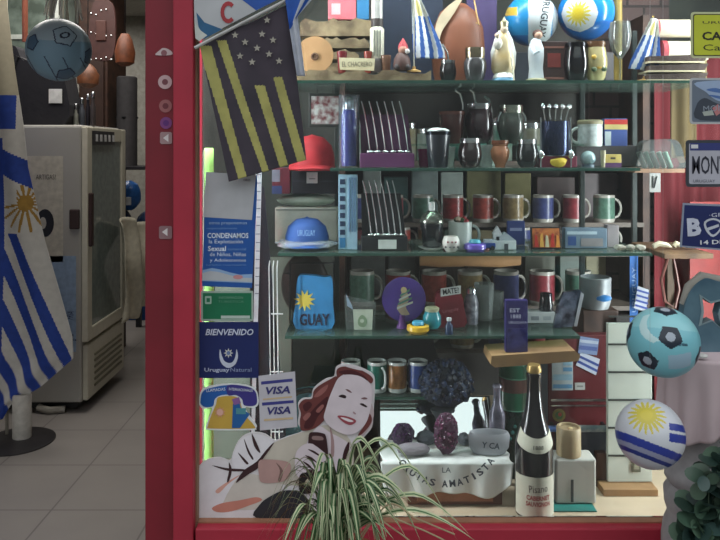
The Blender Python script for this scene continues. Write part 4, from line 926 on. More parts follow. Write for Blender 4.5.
q.box(-5.5, -.8, 2, 6, .5, 10, C('#2f6f9c', .4))
for k in range(7): q.box(-5.5, -.8, 15+8.4*k, 5, .5, 5, C('#24344f', .4))
for a in (1.5, 4.5, 7): q.box(a, -.8, 18, 1.6, .5, 54, C('#5f7f9e', .4))
t.part('print', q)
straw_rack(384, 1.60, Z, 46, 56, '#1c1d20', 'black rack holding silver straws with a white label on the third shelf', 'silver straws in the black rack', 'black rack', tag=(3, 18))
t = mate(432, 1.61, Z+.006, 12, 26, 'black gourd with domed steel top standing on a white saucer', '#15161b', '#9a9c92', .1, shape='cup')
q = t.mb(); q.lathe([(12, 26), (10, 31), (5, 35), (4, 36)], C('#8f9188', .25, .9)); q.lathe([(3, 36), (3, 44), (0, 45)], C('#d8dad8', .4)); t.part('steel_top', q)
t = T('saucer', 'white saucer under the black gourd with the steel top', 'saucer', 432, 1.605, Z)
q = t.mb(); q.lathe([(8, 0), (13, 2.0), (14, 3), (12, 2.2), (0, 1.2)], C('#c9ccca', .3), 24); t.solo(q)
t = T('ceramic_pot', 'small white ceramic pot with dark specks before the white mug', 'pot', 451, 1.575, Z)
q = t.mb(); q.lathe([(5, 0), (8.5, 5), (8.5, 11), (6.5, 15), (5.6, 15), (5, 10), (0, 9)], C('#c8c5bf', .3), 20); t.part('body', q)
q = t.mb()
for k in range(7): q.ball((-6+2.0*k, -math.sqrt(max(0, 8.6**2-(-6+2*k)**2)), 5+5*(k % 2)), 1.1, C('#7d3a40' if k % 2 else '#35383e', .4), sub=1)
t.part('speck', q)
t = mug(460, 1.62, Z, 27, 12, 'white mug filled with red wrapped sweets behind the speckled pot', '#b7bfba', None, 1, 'mugs on the third shelf')
q = t.mb()
for k in range(9): q.ball((-7+R.uniform(0, 14), R.uniform(-6, 4), 27+R.uniform(0, 3)), 3, C(('#9c3038', '#4f6a4a', '#b9a48c')[k % 3], .4), sub=1)
t.part('filling', q)
def ashtray(x, D, z, r, col, lid, label):
    t = T('ashtray', label, 'ashtray', x, D, z, 'painted ceramic ashtrays')
    q = t.mb(); q.lathe([(r*.75, 0), (r, 3), (r*.97, 7), (r*.7, 8.4), (r*.66, 6), (0, 5.5)], C(col, .3, coat=.4), 24); t.part('bowl', q)
    q = t.mb(); q.lathe([(r*.42, 5.6), (r*.55, 9), (r*.45, 11.5), (0, 12)], C(lid, .3), 20); t.part('centre', q); return t
ashtray(475, 1.575, Z, 11, '#5a4aa0', '#4b9cb0', 'purple ashtray with turquoise centre on the third shelf')
t = T('toy_car', 'small blue and white toy car right of the purple ashtray', 'toy car', 487, 1.60, Z)
q = t.mb(); q.box(0, 0, 2, 16, 8, 5, C('#24458c', .3), 1); q.box(1, 0, 6.5, 9, 7, 4, C('#aab4c0', .3), 1); t.part('body', q)
for a in (-5, 5): q = t.mb(); q.lathe([(0, -4.4), (2.2, -4.4), (2.2, 4.4), (0, 4.4)], BLACK, 12, (a, 0, 2.2), (90, 0, 0)); t.part('wheel', q)
t = T('ceramic_house', 'white ceramic church ornament with pointed roof in the middle of the third shelf', 'ornament', 503, 1.61, Z)
q = t.mb(); q.box(0, 0, 0, 24, 12, 9, C('#c4ccd0', .4), .6); q.box(-6, 0, 8, 8, 9, 7, C('#c4ccd0', .4)); t.part('walls', q)
q = t.mb(); q.prism([(-12, 9), (12, 9), (2, 17)], -5, 5, C('#aeb9c2', .4)); q.prism([(-10.5, 15), (-1.5, 15), (-6, 23)], -4.5, 4.5, C('#d3d8da', .4)); t.part('roof', q)
q = t.mb(); q.box(2, -6.2, 0, 4, .4, 6, C('#3b4048', .5)); q.box(-6, -4.8, 9, 3, .4, 4, C('#3b4048', .5)); t.part('door', q)
boxthing('blue_card', 'small blue printed card standing behind the ceramic church', 'card', 516, 1.68, Z, 18, 24, 3, '#2f3f7a', marks=[(0, 14, 12, 3, '#8a93b8')])
t = T('painted_tile', 'black framed tile painted with red and orange figures on the third shelf', 'tile', 546, 1.61, Z, rot=(-8, 0, 0))
q = t.mb(); q.box(0, 0, 0, 30, 3, 22, C('#1d1a1c', .4), .4); t.part('frame', q)
q = t.mb(); q.box(0, -1.7, 1.5, 27, .5, 19, C('#8c3a26', .4, h2='#d07f3f', ns=60)); 
for k, c_ in enumerate(('#b52e22', '#d9a04a', '#c7c0a0', '#b52e22', '#d98a3a')): q.prism([(-12+5.4*k, 2), (-8+5.4*k, 2), (-9+5.4*k, 13+3*(k % 2)), (-11+5.4*k, 14)], -2.6, -1.9, C(c_, .4))
t.part('picture', q)
boxthing('flat_box', 'long pale blue and grey box lying right of the painted tile', 'box', 586, 1.62, Z, 42, 20, 12, '#6a7f92', marks=[(-4, 14, 30, 3, '#aebfcb'), (-14, 3, 8, 9, '#2f4f8c'), (6, 2, 22, 8, '#8b8588')])
boxthing('shell_box', 'grey box with a black band at the right end of the flat pale box', 'box', 613, 1.64, Z, 12, 22, 10, '#8a8284')
for k, (x_, r_) in enumerate(((620, 6), (630, 5), (640, 6))):
    t = T('sea_shell', ('left', 'middle', 'right')[k] + ' white sea shell of three at the right end of the third shelf', 'shell', x_, 1.585, Z, 'sea shells')
    q = t.mb(); q.ball((0, 0, 3.2), 1, C('#b7b2a6', .4, h2='#6d6257', ns=60), (r_, 4.5, 3.2), 2, .12); t.solo(q)
for k, (x_, w_, c_) in enumerate(((663, 20, '#cfc5ac'), (678, 9, '#c9bea0'), (690, 18, '#8f6a40'))):
    t = T('horn_piece', ('long curved cream horn piece on the wood ledge under the blue club plate', 'short white horn piece on the wood ledge', 'brown bark chip on the wood ledge at the right')[k], 'horn', x_, 1.66, 1.2405, 'horn pieces')
    q = t.mb(); q.tube([(-w_/2, 0, 3), (-w_*.2, 0, 6), (w_*.2, 0, 4.5), (w_/2, 0, 1.6)], [2.6, 3, 2.4, .6], C(c_, .5), 8); t.solo(q)
t = Thing('wood_ledge', 'rough brown wood ledge continuing the third shelf to the right', 'ledge', (X(677, 1.66), 1.70, 1.228), 1)
q = t.mb(); q.box(0, 0, 0, .11, .20, .012, C('#77583a', .7, h2='#4f3826', ns=20, bump=.5), .002); t.part('board', q)
q = t.mb(); q.box(0, .0, -.508, .016, .016, .508, C('#4a3828', .7)); t.part('post', q)

# ================================================================ FOURTH SHELF (S4)
Z = ZS4+E
t = T('blue_towel', 'folded bright blue towel printed GUAY with a yellow sun on the fourth shelf', 'towel', 314, 1.62, Z)
q = t.mb(); q.prism(smooth_poly([(-18, 0), (-18, 26), (-16, 50), (-8, 53), (10, 51), (18, 49), (19, 24), (18, 0)], 3), -4, 5, C('#2b7fb8', .7, bump=.3)); t.part('cloth', q)
q = t.mb(); q.prism([(a, b) for a, b in star(-9, 28, 11, 11, .5)], -4.5, -4.1, C('#c8b84a', .6)); t.part('sun_print', q)
q = t.mb(); add_text(q, 'GUAY', 1, 9, 30, 12, -4.8, C('#1c2440', .6), 0, .03); t.part('lettering', q)
t = T('picture_stand', 'thin black metal stand standing around the blue towel', 'frame', 312, 1.66, Z)
q = t.mb(); 
for a, b in (((-22, 0, 0), (-22, 0, 62)), ((22, 0, 0), (22, 0, 62)), ((-23, 0, 60), (23, 0, 60)), ((-28, 0, 50), (-22, 0, 50))): q.tube([a, b], 1, BLACK, 6)
t.solo(q)
t = T('dark_shoe', 'dark brown leather shoe upturned behind the blue towel', 'shoe', 305, 1.74, Z+.0)
q = t.mb(); q.ball((0, 0, 31), 1, C('#2a201f', .5), (24, 9, 32), 3); t.part('upper', q)
q = t.mb(); q.ball((-2, 0, 62), 1, C('#141214', .5), (20, 8, 3), 2); t.part('sole', q)
t = T('card_in_bag', 'white picture card in a clear bag at the left post of the fourth shelf', 'card', 362, 1.60, Z)
q = t.mb(); q.prism([(-8, 0), (10, 0), (11, 20), (-9, 20)], 0, 1.5, C('#bcc3b4', .5)); q.prism(smooth_poly([(-3, 4), (3, 3), (5, 10), (0, 15), (-4, 10)], 3), -.4, 0, C('#7f9478', .5)); q.prism(circ(0, 9, 2), -.7, -.4, C('#b7bfae', .5)); t.part('card', q)
q = t.mb(); q.prism([(-15, 24), (-9, 20), (-10, 24), (-16, 36)], 0, 1, C('#8fa0b4', .4)); q.prism([(-16, 0), (13, 0), (14, 27), (-18, 34)], 2, 3, CLEAR('#eef2f2', .12, '#c3cccc', .2)); t.part('bag', q)
t = T('purple_plate', 'round purple plate painted with a white dancing couple on the fourth shelf', 'plate', 404, 1.66, Z+.004, rot=(-10, 0, 0))
q = t.mb(); q.lathe([(0, -1), (12, -1), (21.5, 1.5), (22, 2.5), (21, 2.8), (12, .8), (0, .8)], C('#4f3590', .3, coat=.4), 36, (0, 0, 22), (90, 0, 0)); t.part('plate', q)
q = t.mb(); q.prism(smooth_poly([(-4, 8), (0, 4), (6, 6), (2, 14), (5, 22), (2, 31), (-2, 30), (-3, 22), (-7, 14)], 3), -1.7, -1.0, C('#b7a28c', .4)); 
for k in range(4): q.prism([(-7+k, 12+4*k), (9-k, 18+4*k), (9-k, 20+4*k), (-7+k, 14+4*k)], -2.3, -1.8, C(('#cdd0c4', '#5c8a78')[k % 2], .4))
q.prism(circ(0, 31, 3), -2.4, -1.8, C('#d0b98a', .4)); t.part('painted_figure', q)
t = T('plate_stand', 'small purple foot holding up the purple plate', 'stand', 402, 1.62, Z)
q = t.mb(); q.lathe([(6, 0), (4, 4), (2.5, 10), (3, 12)], C('#5c2f7a', .4), 16); t.solo(q)
ashtray(418, 1.575, Z, 11.5, '#c9a02a', '#4aa0c0', 'yellow ashtray with a blue centre before the purple plate')
t = T('turquoise_jar', 'turquoise ceramic jar with cream lid beside the yellow ashtray', 'jar', 432, 1.60, Z+.004)
q = t.mb(); q.lathe([(6, 0), (9, 4), (9, 12), (6.5, 17)], C('#1f8390', .3, coat=.4), 20); t.part('body', q)
q = t.mb(); q.lathe([(7, 17), (7.4, 20), (5, 21.5), (0, 21.5)], C('#b5b394', .4), 20); t.part('lid', q)
t = T('red_pouch', 'dark red pouch topped by a white worded label on the fourth shelf', 'pouch', 449, 1.64, Z)
q = t.mb(); q.prism(smooth_poly([(-15, 0), (-14, 16), (-12, 33), (0, 36), (11, 34), (15, 16), (15, 0)], 3), -5, 6, C('#6c1a26', .45, bump=.4)); t.part('body', q)
q = t.mb(); q.prism([(-9, 30), (11, 33), (11, 41), (-9, 38)], -6.4, -5.6, C('#bfc2c0', .5)); t.part('label', q)
q = t.mb(); add_text(q, 'MATE?', 1, 35.6, 16, 5.6, -6.8, C('#25262a', .5), 8, .02); add_text(q, 'Uruguay', 1, 16, 16, 4, -5.6, C('#a8606a', .5), 12); t.part('lettering', q)
t = T('small_bottle', 'little dark bottle with a pale cap before the red pouch', 'bottle', 449, 1.565, Z)
q = t.mb(); q.lathe([(4, 0), (4, 8), (2, 11), (2, 13)], C('#20304c', .2), 14); t.part('body', q)
q = t.mb(); q.lathe([(2.4, 13), (2.4, 16), (0, 16)], C('#b5b9bc', .4), 12); t.part('cap', q)
t = T('salt_shaker', 'grey patterned shaker standing right of the red pouch', 'shaker', 471, 1.66, Z)
q = t.mb(); q.lathe([(7, 0), (7.5, 20), (6, 26), (4, 30)], C('#8b8c96', .3, h2='#4b4d58', ns=70), 18); t.part('body', q)
q = t.mb(); q.lathe([(5, 30), (5, 35), (2, 37), (0, 37)], STEEL, 16); t.part('cap', q)
for k, (x_, h_, r_, lb_) in enumerate(((484, 36, 10, 'pale grey drinking glass left of the purple box'), (496, 26, 8, 'shorter clear drinking glass just left of the purple box'), (472, 14, 9, 'low clear glass bowl behind the grey shaker'))):
    t = T('drinking_glass', lb_, 'glass', x_, 1.70+.02*k, Z, 'drinking glasses'); q = t.mb()
    q.lathe([(r_*.85, 0), (r_, h_), (r_*.93, h_), (r_*.78, 2), (0, 2)], CLEAR('#e6ecec', .25, '#b5bcba', .05, 1.5), 20); t.solo(q)
t = T('purple_box', 'tall purple carton with white lettering standing at the shelf front over the plank', 'box', 516, 1.535, Z-.0)
t.loc.z = 1.0405
q = t.mb(); q.box(0, 0, 0, 22, 7, 52, C('#2b2560', .35), .4); t.part('carton', q)
q = t.mb(); q.box(0, -3.7, 4, 18, .4, 20, C('#3a3a78', .35, h2='#201c50', ns=60)); t.part('label', q)
q = t.mb(); add_text(q, 'EST', -2, 42, 10, 4, -4, C('#c2c4dc', .4), 0, .02); add_text(q, '1888', -1, 36, 10, 4, -4, C('#c2c4dc', .4)); add_text(q, 'URUGUAYA', 1, 30, 18, 2.4, -4, C('#c2c4dc', .4)); t.part('lettering', q)
boxthing('white_box', 'flat white box lying right of the tall purple carton', 'box', 541, 1.66, Z, 28, 11, 16, '#b5b9ba', marks=[(-6, 3, 8, 4, '#7d8288'), (6, 3, 8, 4, '#9aa0a4')])
t = T('silver_packet', 'crinkled silver and black foil packet leaning right of the flat white box', 'packet', 567, 1.62, Z)
q = t.mb(); q.prism([(-14, 0), (9, 2), (16, 34), (12, 38), (-4, 35), (-10, 20)], -3, 3, C('#2a2c3c', .25, .5, h2='#7d8398', ns=50, bump=1)); t.part('foil', q)
q = t.mb(); q.prism([(6, 2), (9, 2), (16, 34), (13, 36)], -3.6, -3.1, C('#b8bcc4', .3, .5)); t.part('seam', q)
mate(546, 1.68, Z, 7, 28, 'small black round gourd right of the tall purple carton', '#15151a', '#3a3c42', .1)
bs = Thing('back_step', 'dark wooden block at the right carrying the pale cup with a blue mark', 'block', (X(596, 1.75), 1.76, ZF), 1)
q = bs.mb(); q.box(0, 0, 0, .085, .09, .368, DWOOD, .003); bs.solo(q)
t = T('white_cup', 'pale grey cup with a bright blue painted mark beside the right shelf post', 'cup', 595, 1.745, ZF+.3685)
q = t.mb(); q.lathe([(13, 0), (15, 6), (15.5, 30), (14.5, 31), (13.5, 4), (0, 4)], C('#8f9498', .4), 24); t.part('body', q)
q = t.mb(); q.ball((4, -14.6, 12), 1, C('#2475b8', .4), (8, 1.4, 3.4), 2); t.part('painted_mark', q)
t = T('blue_banner', 'narrow bright blue pennant strip hanging by the right shelf post', 'banner', 629, 1.70, ZS3-.012)
t.loc.y = 1.67
q = t.mb(); q.box(0, 0, -70, 8, .8, 70, C('#2f66ad', .6)); t.part('strip', q)
q = t.mb(); add_text(q, 'URUGUAY', 0, -38, 44, 4, -.8, C('#9db5d8', .5), 90); t.part('lettering', q)
t = T('flag_keyring', 'small striped blue and white flag picture on the dark red cloth', 'flag picture', 640, 1.66, 1.2)
t.loc = P(641, 300, 1.66)
q = t.mb(); q.prism([(-7, -8), (5, -12), (8, 10), (-3, 14)], 0, 1, C('#b8bcc4', .5))
for k in range(4): q.prism([(-6+k*.6, -6+5*k), (6+k*.6, -9.5+5*k), (6.4+k*.6, -7.5+5*k), (-5.6+k*.6, -4+5*k)], -.5, 0, C('#3a4c94', .5))
q.tube([(3, 0, 12), (4, 0, 43)], .4, BLACK, 4); t.solo(q)
t = T('leather_belt', 'curled brown leather belt hanging over the dark red cloth above the cyan football', 'belt', 670, 1.67, 1.1)
t.loc = P(669, 250, 1.69)
q = t.mb(); q.tube([(0, 0, -4), (-8, 0, -30), (-4, 0, -52), (5, -2, -58), (10, 0, -40), (7, 0, -22), (4, 2, -4)], 1.5, C('#6b4038', .5), 6); t.solo(q)

# ================================================================ MUG ROWS ON THE RACK AND SHORT SHELF
cols = ['#8a2f30', '#4c6a5c', '#7c3038', '#39406a', '#7d6a4a', '#8f3c34']
WH = ('first', 'second', 'third', 'fourth', 'fifth', 'sixth', 'seventh', 'eighth', 'ninth', 'tenth')
def mugrow(zk, xs, h, r, rowname, D=1.98):
    for k, x_ in enumerate(xs):
        c_ = cols[(k*5+len(xs)) % 6]; nm = {'#8a2f30': 'red', '#4c6a5c': 'green', '#7c3038': 'dark red', '#39406a': 'blue', '#7d6a4a': 'brown', '#8f3c34': 'brick red'}[c_]
        mug(x_, D, RZ[zk]+E, h, r, '%s mug from the left in the %s row of the rear rack, printed %s' % (WH[k], rowname, nm), '#a09c94', c_, 1, 'mugs in the %s row of the rack' % rowname)
mugrow('A', [362, 393, 423, 453, 483, 513, 543, 573, 604], 27, 10.3, 'uppermost')
mugrow('A2', [400, 428, 520, 548, 604], 24, 10.5, 'second')
mugrow('B', [362, 398, 434, 470, 506, 542, 578], 34, 12.5, 'third')
mugrow('C', [360, 420, 462, 500, 540, 575], 27, 12, 'fourth')
t = T('tan_hide', 'rolled tan cowhide lying under the third shelf above the third row of mugs', 'hide', 470, 1.765, 1.11)
t.loc.z = ZS3-.0065-24*1.765/720
q = t.mb(); q.lathe([(6.5, -50), (8, -30), (7, 0), (8, 30), (6, 50)], C('#a97a4e', .7, h2='#c9986a', ns=9), 18, (0, 0, 8), (0, 90, 0)); t.part('roll', q)
q = t.mb(); q.tube([(-35, 0, 8), (-35, 0, 24)], 1, BLACK, 5); t.part('cord', q); q = t.mb(); q.tube([(35, 0, 8), (35, 0, 24)], 1, BLACK, 5); t.part('cord', q)
tins = [(362, 22, 40, '#566a5e', 'green grey'), (383, 16, 46, '#3f4c50', 'slate'), (406, 22, 40, '#7a6a3c', 'mustard'), (428, 24, 34, '#6f7f76', 'pale green'), (500, 24, 44, '#2c6350', 'deep green'), (530, 22, 40, '#59594a', 'olive'), (556, 22, 36, '#6b5a50', 'brown')]
for x_, w_, h_, c_, n_ in tins:
    t = T('storage_tin', n_ + ' storage tin on the rack shelf behind the second glass shelf', 'tin', x_, 2.0, RZ['tins']+E, 'tins on the rack')
    q = t.mb(); q.lathe([(w_/2, 0), (w_/2, h_*.8)], C(c_, .35, h2='#8a8f84', ns=18), 20); t.part('body', q)
    q = t.mb(); q.lathe([(w_/2+.7, h_*.8), (w_/2+.7, h_*.93), (w_/2-2, h_), (0, h_)], STEEL, 20); t.part('lid', q)
for k, (x_, w_, h_, c_) in enumerate(((358, 20, 22, '#5c2b33'), (453, 18, 22, '#394a3f'), (484, 24, 22, '#6a6148'), (575, 30, 18, '#5a3a34'))):
    boxthing('gift_box', ('dark red', 'dark green', 'khaki', 'brown')[k] + ' gift box in the second row of the rear rack', 'box', x_, 1.95, RZ['A2']+E, w_, h_, 20, c_, 'gift boxes on the rack')
for k, (x_, c_) in enumerate(((448, '#3c6a58'), (524, '#7a4a3a'), (600, '#4a4648'))):
    boxthing('gift_box', ('teal', 'rusty', 'charcoal')[k] + ' gift box on the rack just under the top glass shelf', 'box', x_, 1.97, RZ['top']+E-.0, 34, 30, 20, c_, 'gift boxes on the rack')
added_cartons = [('A', 372, 18, 47, '#b3bdb8', 'white'), ('A', 396, 24, 40, '#3e5a58', 'dark teal'), ('A', 425, 26, 46, '#94a3a0', 'pale grey'), ('A', 452, 22, 45, '#a9b5ae', 'off white'), ('A', 484, 34, 46, '#77744e', 'olive'), ('A', 518, 26, 44, '#807a4c', 'khaki yellow'), ('A', 556, 38, 40, '#4c3a38', 'dark brown'), ('A', 600, 34, 44, '#55484a', 'mauve brown'),
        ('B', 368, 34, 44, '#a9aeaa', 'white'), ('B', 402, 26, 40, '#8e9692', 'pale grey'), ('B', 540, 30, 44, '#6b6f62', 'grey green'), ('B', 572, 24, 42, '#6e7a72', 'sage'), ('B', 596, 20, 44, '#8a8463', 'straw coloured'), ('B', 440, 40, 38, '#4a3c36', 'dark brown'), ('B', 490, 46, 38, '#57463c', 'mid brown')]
for zk, x_, w_, h_, c_, n_ in added_cartons:  # added boxes; pale and teal colours stand in for reflections under the shelf
    boxthing('carton', n_ + ' carton added at the back of the rack behind the %s row of mugs' % ({'A': 'uppermost', 'B': 'third'}[zk]), 'carton', x_, 2.12, RZ[zk]+E, w_, h_, 16, c_, 'cartons added at the back of the rack')
Z = ZS5+E
for k, (x_, c_, n_) in enumerate(((351, '#8d8f8c', 'grey'), (377, '#1d5c50', 'dark green'), (397, '#8f6238', 'orange patterned'), (418, '#27407c', 'blue patterned'))):
    mug(x_, 1.66, Z, 30, 9.8, n_ + ' mug with white rim on the short lowest glass shelf', '#c4c9c8', c_, 1 if k in (1,) else (1 if k > 1 else -1), 'mugs on the short shelf', ang=(-60 if k == 1 else 60 if k == 0 else 150))
t = T('black_suitcase', 'black rounded hard case behind the row of four mugs', 'case', 395, 1.735, Z)
q = t.mb(); q.prism(smooth_poly([(-46, 0), (-48, 30), (-40, 50), (0, 54), (32, 50), (40, 32), (40, 0)], 4), 0, 12, C('#1b1c20', .5)); t.part('shell', q)
q = t.mb(); q.tube([(-10, 0, 53), (-8, 0, 58), (8, 0, 58), (10, 0, 53)], 1.2, BLACK, 6); t.part('handle', q)

# ================================================================ SHOWCASE FLOOR
Z = ZF+E
# cloth covered box with amethysts
t = Thing('wooden_crate', 'low reddish wooden box under the white lettered cloth', 'crate', (X(452, 1.57), 1.57, Z), 1)
q = t.mb(); q.box(0, 0, 0, .20, .10, .088, C('#6a3f2c', .6, ns=16, h2='#4d2c20'), .002); q.box(0, -.051, .008, .16, .003, .02, C('#8d5c40', .6), .001); t.solo(q)
ct = Thing('lettered_cloth', 'white cloth printed AMATISTA draped over the low wooden box', 'cloth', (X(444, 1.57), 1.575, Z+.0895), 1)
wC, dC = .275, .112
def clf(a, b):
    x = (a-.5)*wC
    if b < .62: # top
        return (x*(1+.02*math.sin(b*20)), dC/2-dC*b/.62, .002+.0015*math.sin(a*30+b*20))
    k = (b-.62)/.38; k2 = min(1, k)
    dr = .066+.006*math.sin(a*8+.6)-.030*max(0, (a-.86)/.14)**1.5 - .012*max(0, (.1-a)/.1)
    return (x*(1.02-.05*k2), -dC/2-.004-.006*math.sin(a*26)*k2-.004*k2, .001-dr*k2)
cloth(ct, 'cloth', clf, 70, 50, lambda a, b: C('#c9ccc8', .8, var=.04), .0015)
q = ct.mb(); lt = C('#3c4450', .7); ux = 1.51/720
def arc_letters(q, s_, cx, cz, r, a0, a1, w, h, y):
    n = len(s_)
    for k, ch in enumerate(s_):
        if ch == ' ': continue
        a = math.radians(a0+(a1-a0)*k/max(1, n-1)); add_text(q, ch, cx+r*math.sin(a), cz-r*math.cos(a), w*(.35 if ch == 'I' else 1), h, y, lt, math.degrees(a), .03)
arc_letters(q, 'GRUTAS', -.004, .078, .115, -52, -14, .0125, .015, -.072)
arc_letters(q, 'AMATISTA', -.004, .078, .115, -1, 54, .0125, .015, -.072)
add_text(q, 'LA', -.002, -.010, .018, .011, -.068, lt); ct.part('lettering', q)
def geode(name, label, x, D, z, w, h, d, c1, c2, n=60, base=None, seed=1):
    rr = random.Random(seed); t = T(name, label, 'mineral', x, D, z, 'amethysts and geodes')
    q = t.mb(); q.ball((0, 0, h*.48), 1, C(base or c2, .7, ns=40, bump=.8), (w/2*.93, d/2*.93, h*.48), 3, .05); t.part('rock', q)
    q = t.mb(); m1, m2 = C(c1, .12, coat=.5), C(c2, .18, coat=.5)
    for k in range(n):
        a, b = rr.uniform(-1.5, 1.5), rr.uniform(-.7, 1.4)
        p = Vector((math.sin(a)*math.cos(b)*w/2*.9, -math.cos(a)*math.cos(b)*d/2*.9, h*.48+math.sin(b)*h*.45)); s_ = rr.uniform(.025, .06)*w
        q.lathe([(s_, -s_), (s_, s_*.6), (0, s_*1.7)], m1 if k % 2 else m2, 6, tuple(p), (rr.uniform(-60, 60)+40, rr.uniform(-50, 50), 0))
    t.part('crystals', q); return t
ZC = Z+.0895+.0045
geode('amethyst', 'dark purple amethyst lump at the left on the white cloth', 403, 1.595, ZC, 24, 24, 16, '#4b2a52', '#2c1a34', 110, seed=3)
geode('amethyst', 'tall reddish purple amethyst column in the middle of the white cloth', 446, 1.55, ZC, 26, 44, 18, '#5e2a48', '#3a1730', 170, seed=5)
for k, (x_, w_, h_, D_, c_, lb) in enumerate(((413, 34, 12, 1.548, '#777277', 'grey rounded stone lying before the left amethyst lump'), (426, 20, 14, 1.60, '#3c4047', 'dark grey stone between the two amethysts'), (464, 12, 12, 1.60, '#44484f', 'dark small stone just right of the tall amethyst'))):
    t = T('stone', lb, 'stone', x_, D_, ZC, 'stones on the white cloth'); q = t.mb(); q.ball((0, 0, h_/2), 1, C(c_, .7, ns=30, bump=.5), (w_/2, 8, h_/2), 3, .04); t.solo(q)
t = T('white_bowl', 'round pale fabric bowl lettered Y CA at the right end of the white cloth', 'bowl', 489, 1.56, ZC)
q = t.mb(); q.lathe([(16, 0), (20, 6), (21, 17), (19, 21), (17, 19), (15, 4), (0, 3)], C('#9b9da3', .6, ns=12), 28, sy=.45); t.part('bowl', q)
q = t.mb(); add_text(q, 'Y CA', 0, 11, 18, 6, -10.2, lt, -6, .02); t.part('lettering', q)
# pedestal + black crystal + mirror
t = T('dark_pedestal', 'dark twisted stem holding up the black crystal dome', 'stand', 442, 1.612, ZC-.001)
q = t.mb(); q.lathe([(5, 0), (5, 4), (4.5, 12), (5.5, 20), (7, 26), (11, 32), (12, 34), (0, 34)], C('#303438', .5, ns=30, bump=.5), 18, sy=.8); t.solo(q)
t = geode('crystal_dome', 'large blue black crystal dome above the white cloth', 446, 1.63, ZC-.001+.0755, 56, 50, 34, '#303a52', '#1f2534', 170, base='#262b38', seed=9)
t = Thing('mirror', 'leaning mirror behind the amethysts reflecting the bright street', 'mirror', (X(437, 1.68), 1.68, Z), 1, rot=(-25, 0, 0))
q = t.mb(); q.box(0, .006, 0, .272, .008, .168, BLACK, .001); t.part('frame', q)
q = t.mb(); q.box(0, 0, .004, .262, .003, .160, C('#f4f8fb', .02, 1.0, 0)); t.part('glass', q)
# blue shape behind card sign, imitating a car's reflection in the glass
t = T('car_reflection_shape', 'rounded pale blue car reflection, built as a dark topped shape, beside the card sign', 'bag', 309, 1.66, Z)
q = t.mb(); q.prism(smooth_poly([(-26, 0), (-28, 50), (-22, 78), (0, 86), (20, 80), (26, 50), (24, 0)], 4), -8, 8, C('#6fa5b8', .6, h2='#4c7f92', ns=12)); t.part('body', q)
q = t.mb(); q.tube([(-24, -8.5, 76), (-10, -8.5, 86), (0, -8.5, 88), (12, -8.5, 86), (22, -8.5, 78)], 2.6, BLACK, 8); t.part('dark_edge', q)
t = T('grey_reflection_box', 'low dark grey box added for a reflection behind the woman cut-out', 'cabinet', 352, 1.79, Z); t.u = 1  # added box, its dark grey imitates a reflection in the window
q = t.mb(); q.box(-.01, .09, 0, .19, .15, .165, C('#2a2f33', .6), .002); t.part('body', q)
q = t.mb(); q.box(-.01, .012, .02, .17, .006, .13, C('#383d42', .5), .001); t.part('door', q)
t = T('grey_sheet', 'dull grey green cardboard sheet leaning behind the telephone sticker', 'sheet', 232, 1.75, Z, rot=(-3, 0, 0))
q = t.mb(); q.box(20, 0, 0, 78, 1.5, 200, C('#6f7468', .8, ns=6, h2='#565b52')); t.solo(q)
t = T('glass_decanter', 'tall grey glass decanter with ribbed neck right of the mirror', 'decanter', 497, 1.603, ZC)
q = t.mb(); q.lathe([(7, 0), (8, 12), (8, 30), (4, 42), (3.5, 54), (5, 58), (4, 60), (0, 60)], C('#4b4956', .15, .3, h2='#7b7786', ns=40), 20); t.solo(q)
# green tin, wine bottle, jug
t = T('green_canister', 'tall dark green glass canister with shiny bands behind the wine bottle', 'canister', 514, 1.67, Z)
q = t.mb(); G1, G2, G3 = C('#163a31', .25, coat=.3, h2='#0d2320', ns=25), C('#1f5c42', .3, coat=.2), C('#5a3a34', .4)
q.lathe([(13.5, 0), (14.5, 3), (14.5, 66)], G1, 24); q.lathe([(14.5, 66), (14.5, 84)], G2, 24); q.lathe([(14.5, 84), (14.5, 98)], G3, 24); q.lathe([(14.5, 98), (14.5, 112), (13, 116)], G2, 24); t.part('body', q)
q = t.mb(); q.lathe([(13.2, 116), (13.6, 128), (12, 133), (0, 133)], C('#1b3a34', .3, .4), 24); t.part('lid', q)
q = t.mb()
for z_ in (66, 97, 111): q.lathe([(14.6, z_), (14.9, z_+.6), (14.6, z_+1.2)], C('#5f9580', .3, .5), 24)
for k in range(6): q.ball((-7+2.6*k, -14.0, 40+6*(k % 3)), 2.2, C('#3f7d78', .2, .3), (1, .4, 1), 1)
t.part('band', q)
t = T('wine_bottle', 'dark wine bottle with cream labels and gold cork at the front of the showcase', 'wine bottle', 534, 1.485, Z)
q = t.mb(); q.lathe([(17, 0), (18.6, 2), (18.8, 62), (18, 72), (15.6, 82), (11.6, 94), (8.6, 106), (7, 120), (7, 136), (7.6, 137), (7.6, 141), (6, 142), (0, 142)], C('#141216', .16, coat=.2), 36); t.part('bottle', q)
q = t.mb(); q.lathe([(7, 141.5), (7.6, 144), (6, 149), (0, 150)], C('#a78a54', .35, .6), 20); t.part('cork', q)
LB = C('#b9b5a5', .6, var=.04)
def band(q, z0, z1, r0, r1, m_, a0=-150, a1=-30, top=0):
    i = q.mi(m_); n = 18; A = []; B = []
    for k in range(n+1):
        a = math.radians(a0+(a1-a0)*k/n); sg = top*math.sin(math.pi*k/n)
        A.append(q.bm.verts.new((r0*math.cos(a)*q.u, r0*math.sin(a)*q.u, (z0-sg)*q.u))); B.append(q.bm.verts.new((r1*math.cos(a)*q.u, r1*math.sin(a)*q.u, (z1-sg)*q.u)))
    for k in range(n): q._f((A[k], A[k+1], B[k+1], B[k]), i, True)
q = t.mb(); band(q, 4, 44, 19.0, 19.05, LB, -172, -8); lb_ = t.part('label', q)
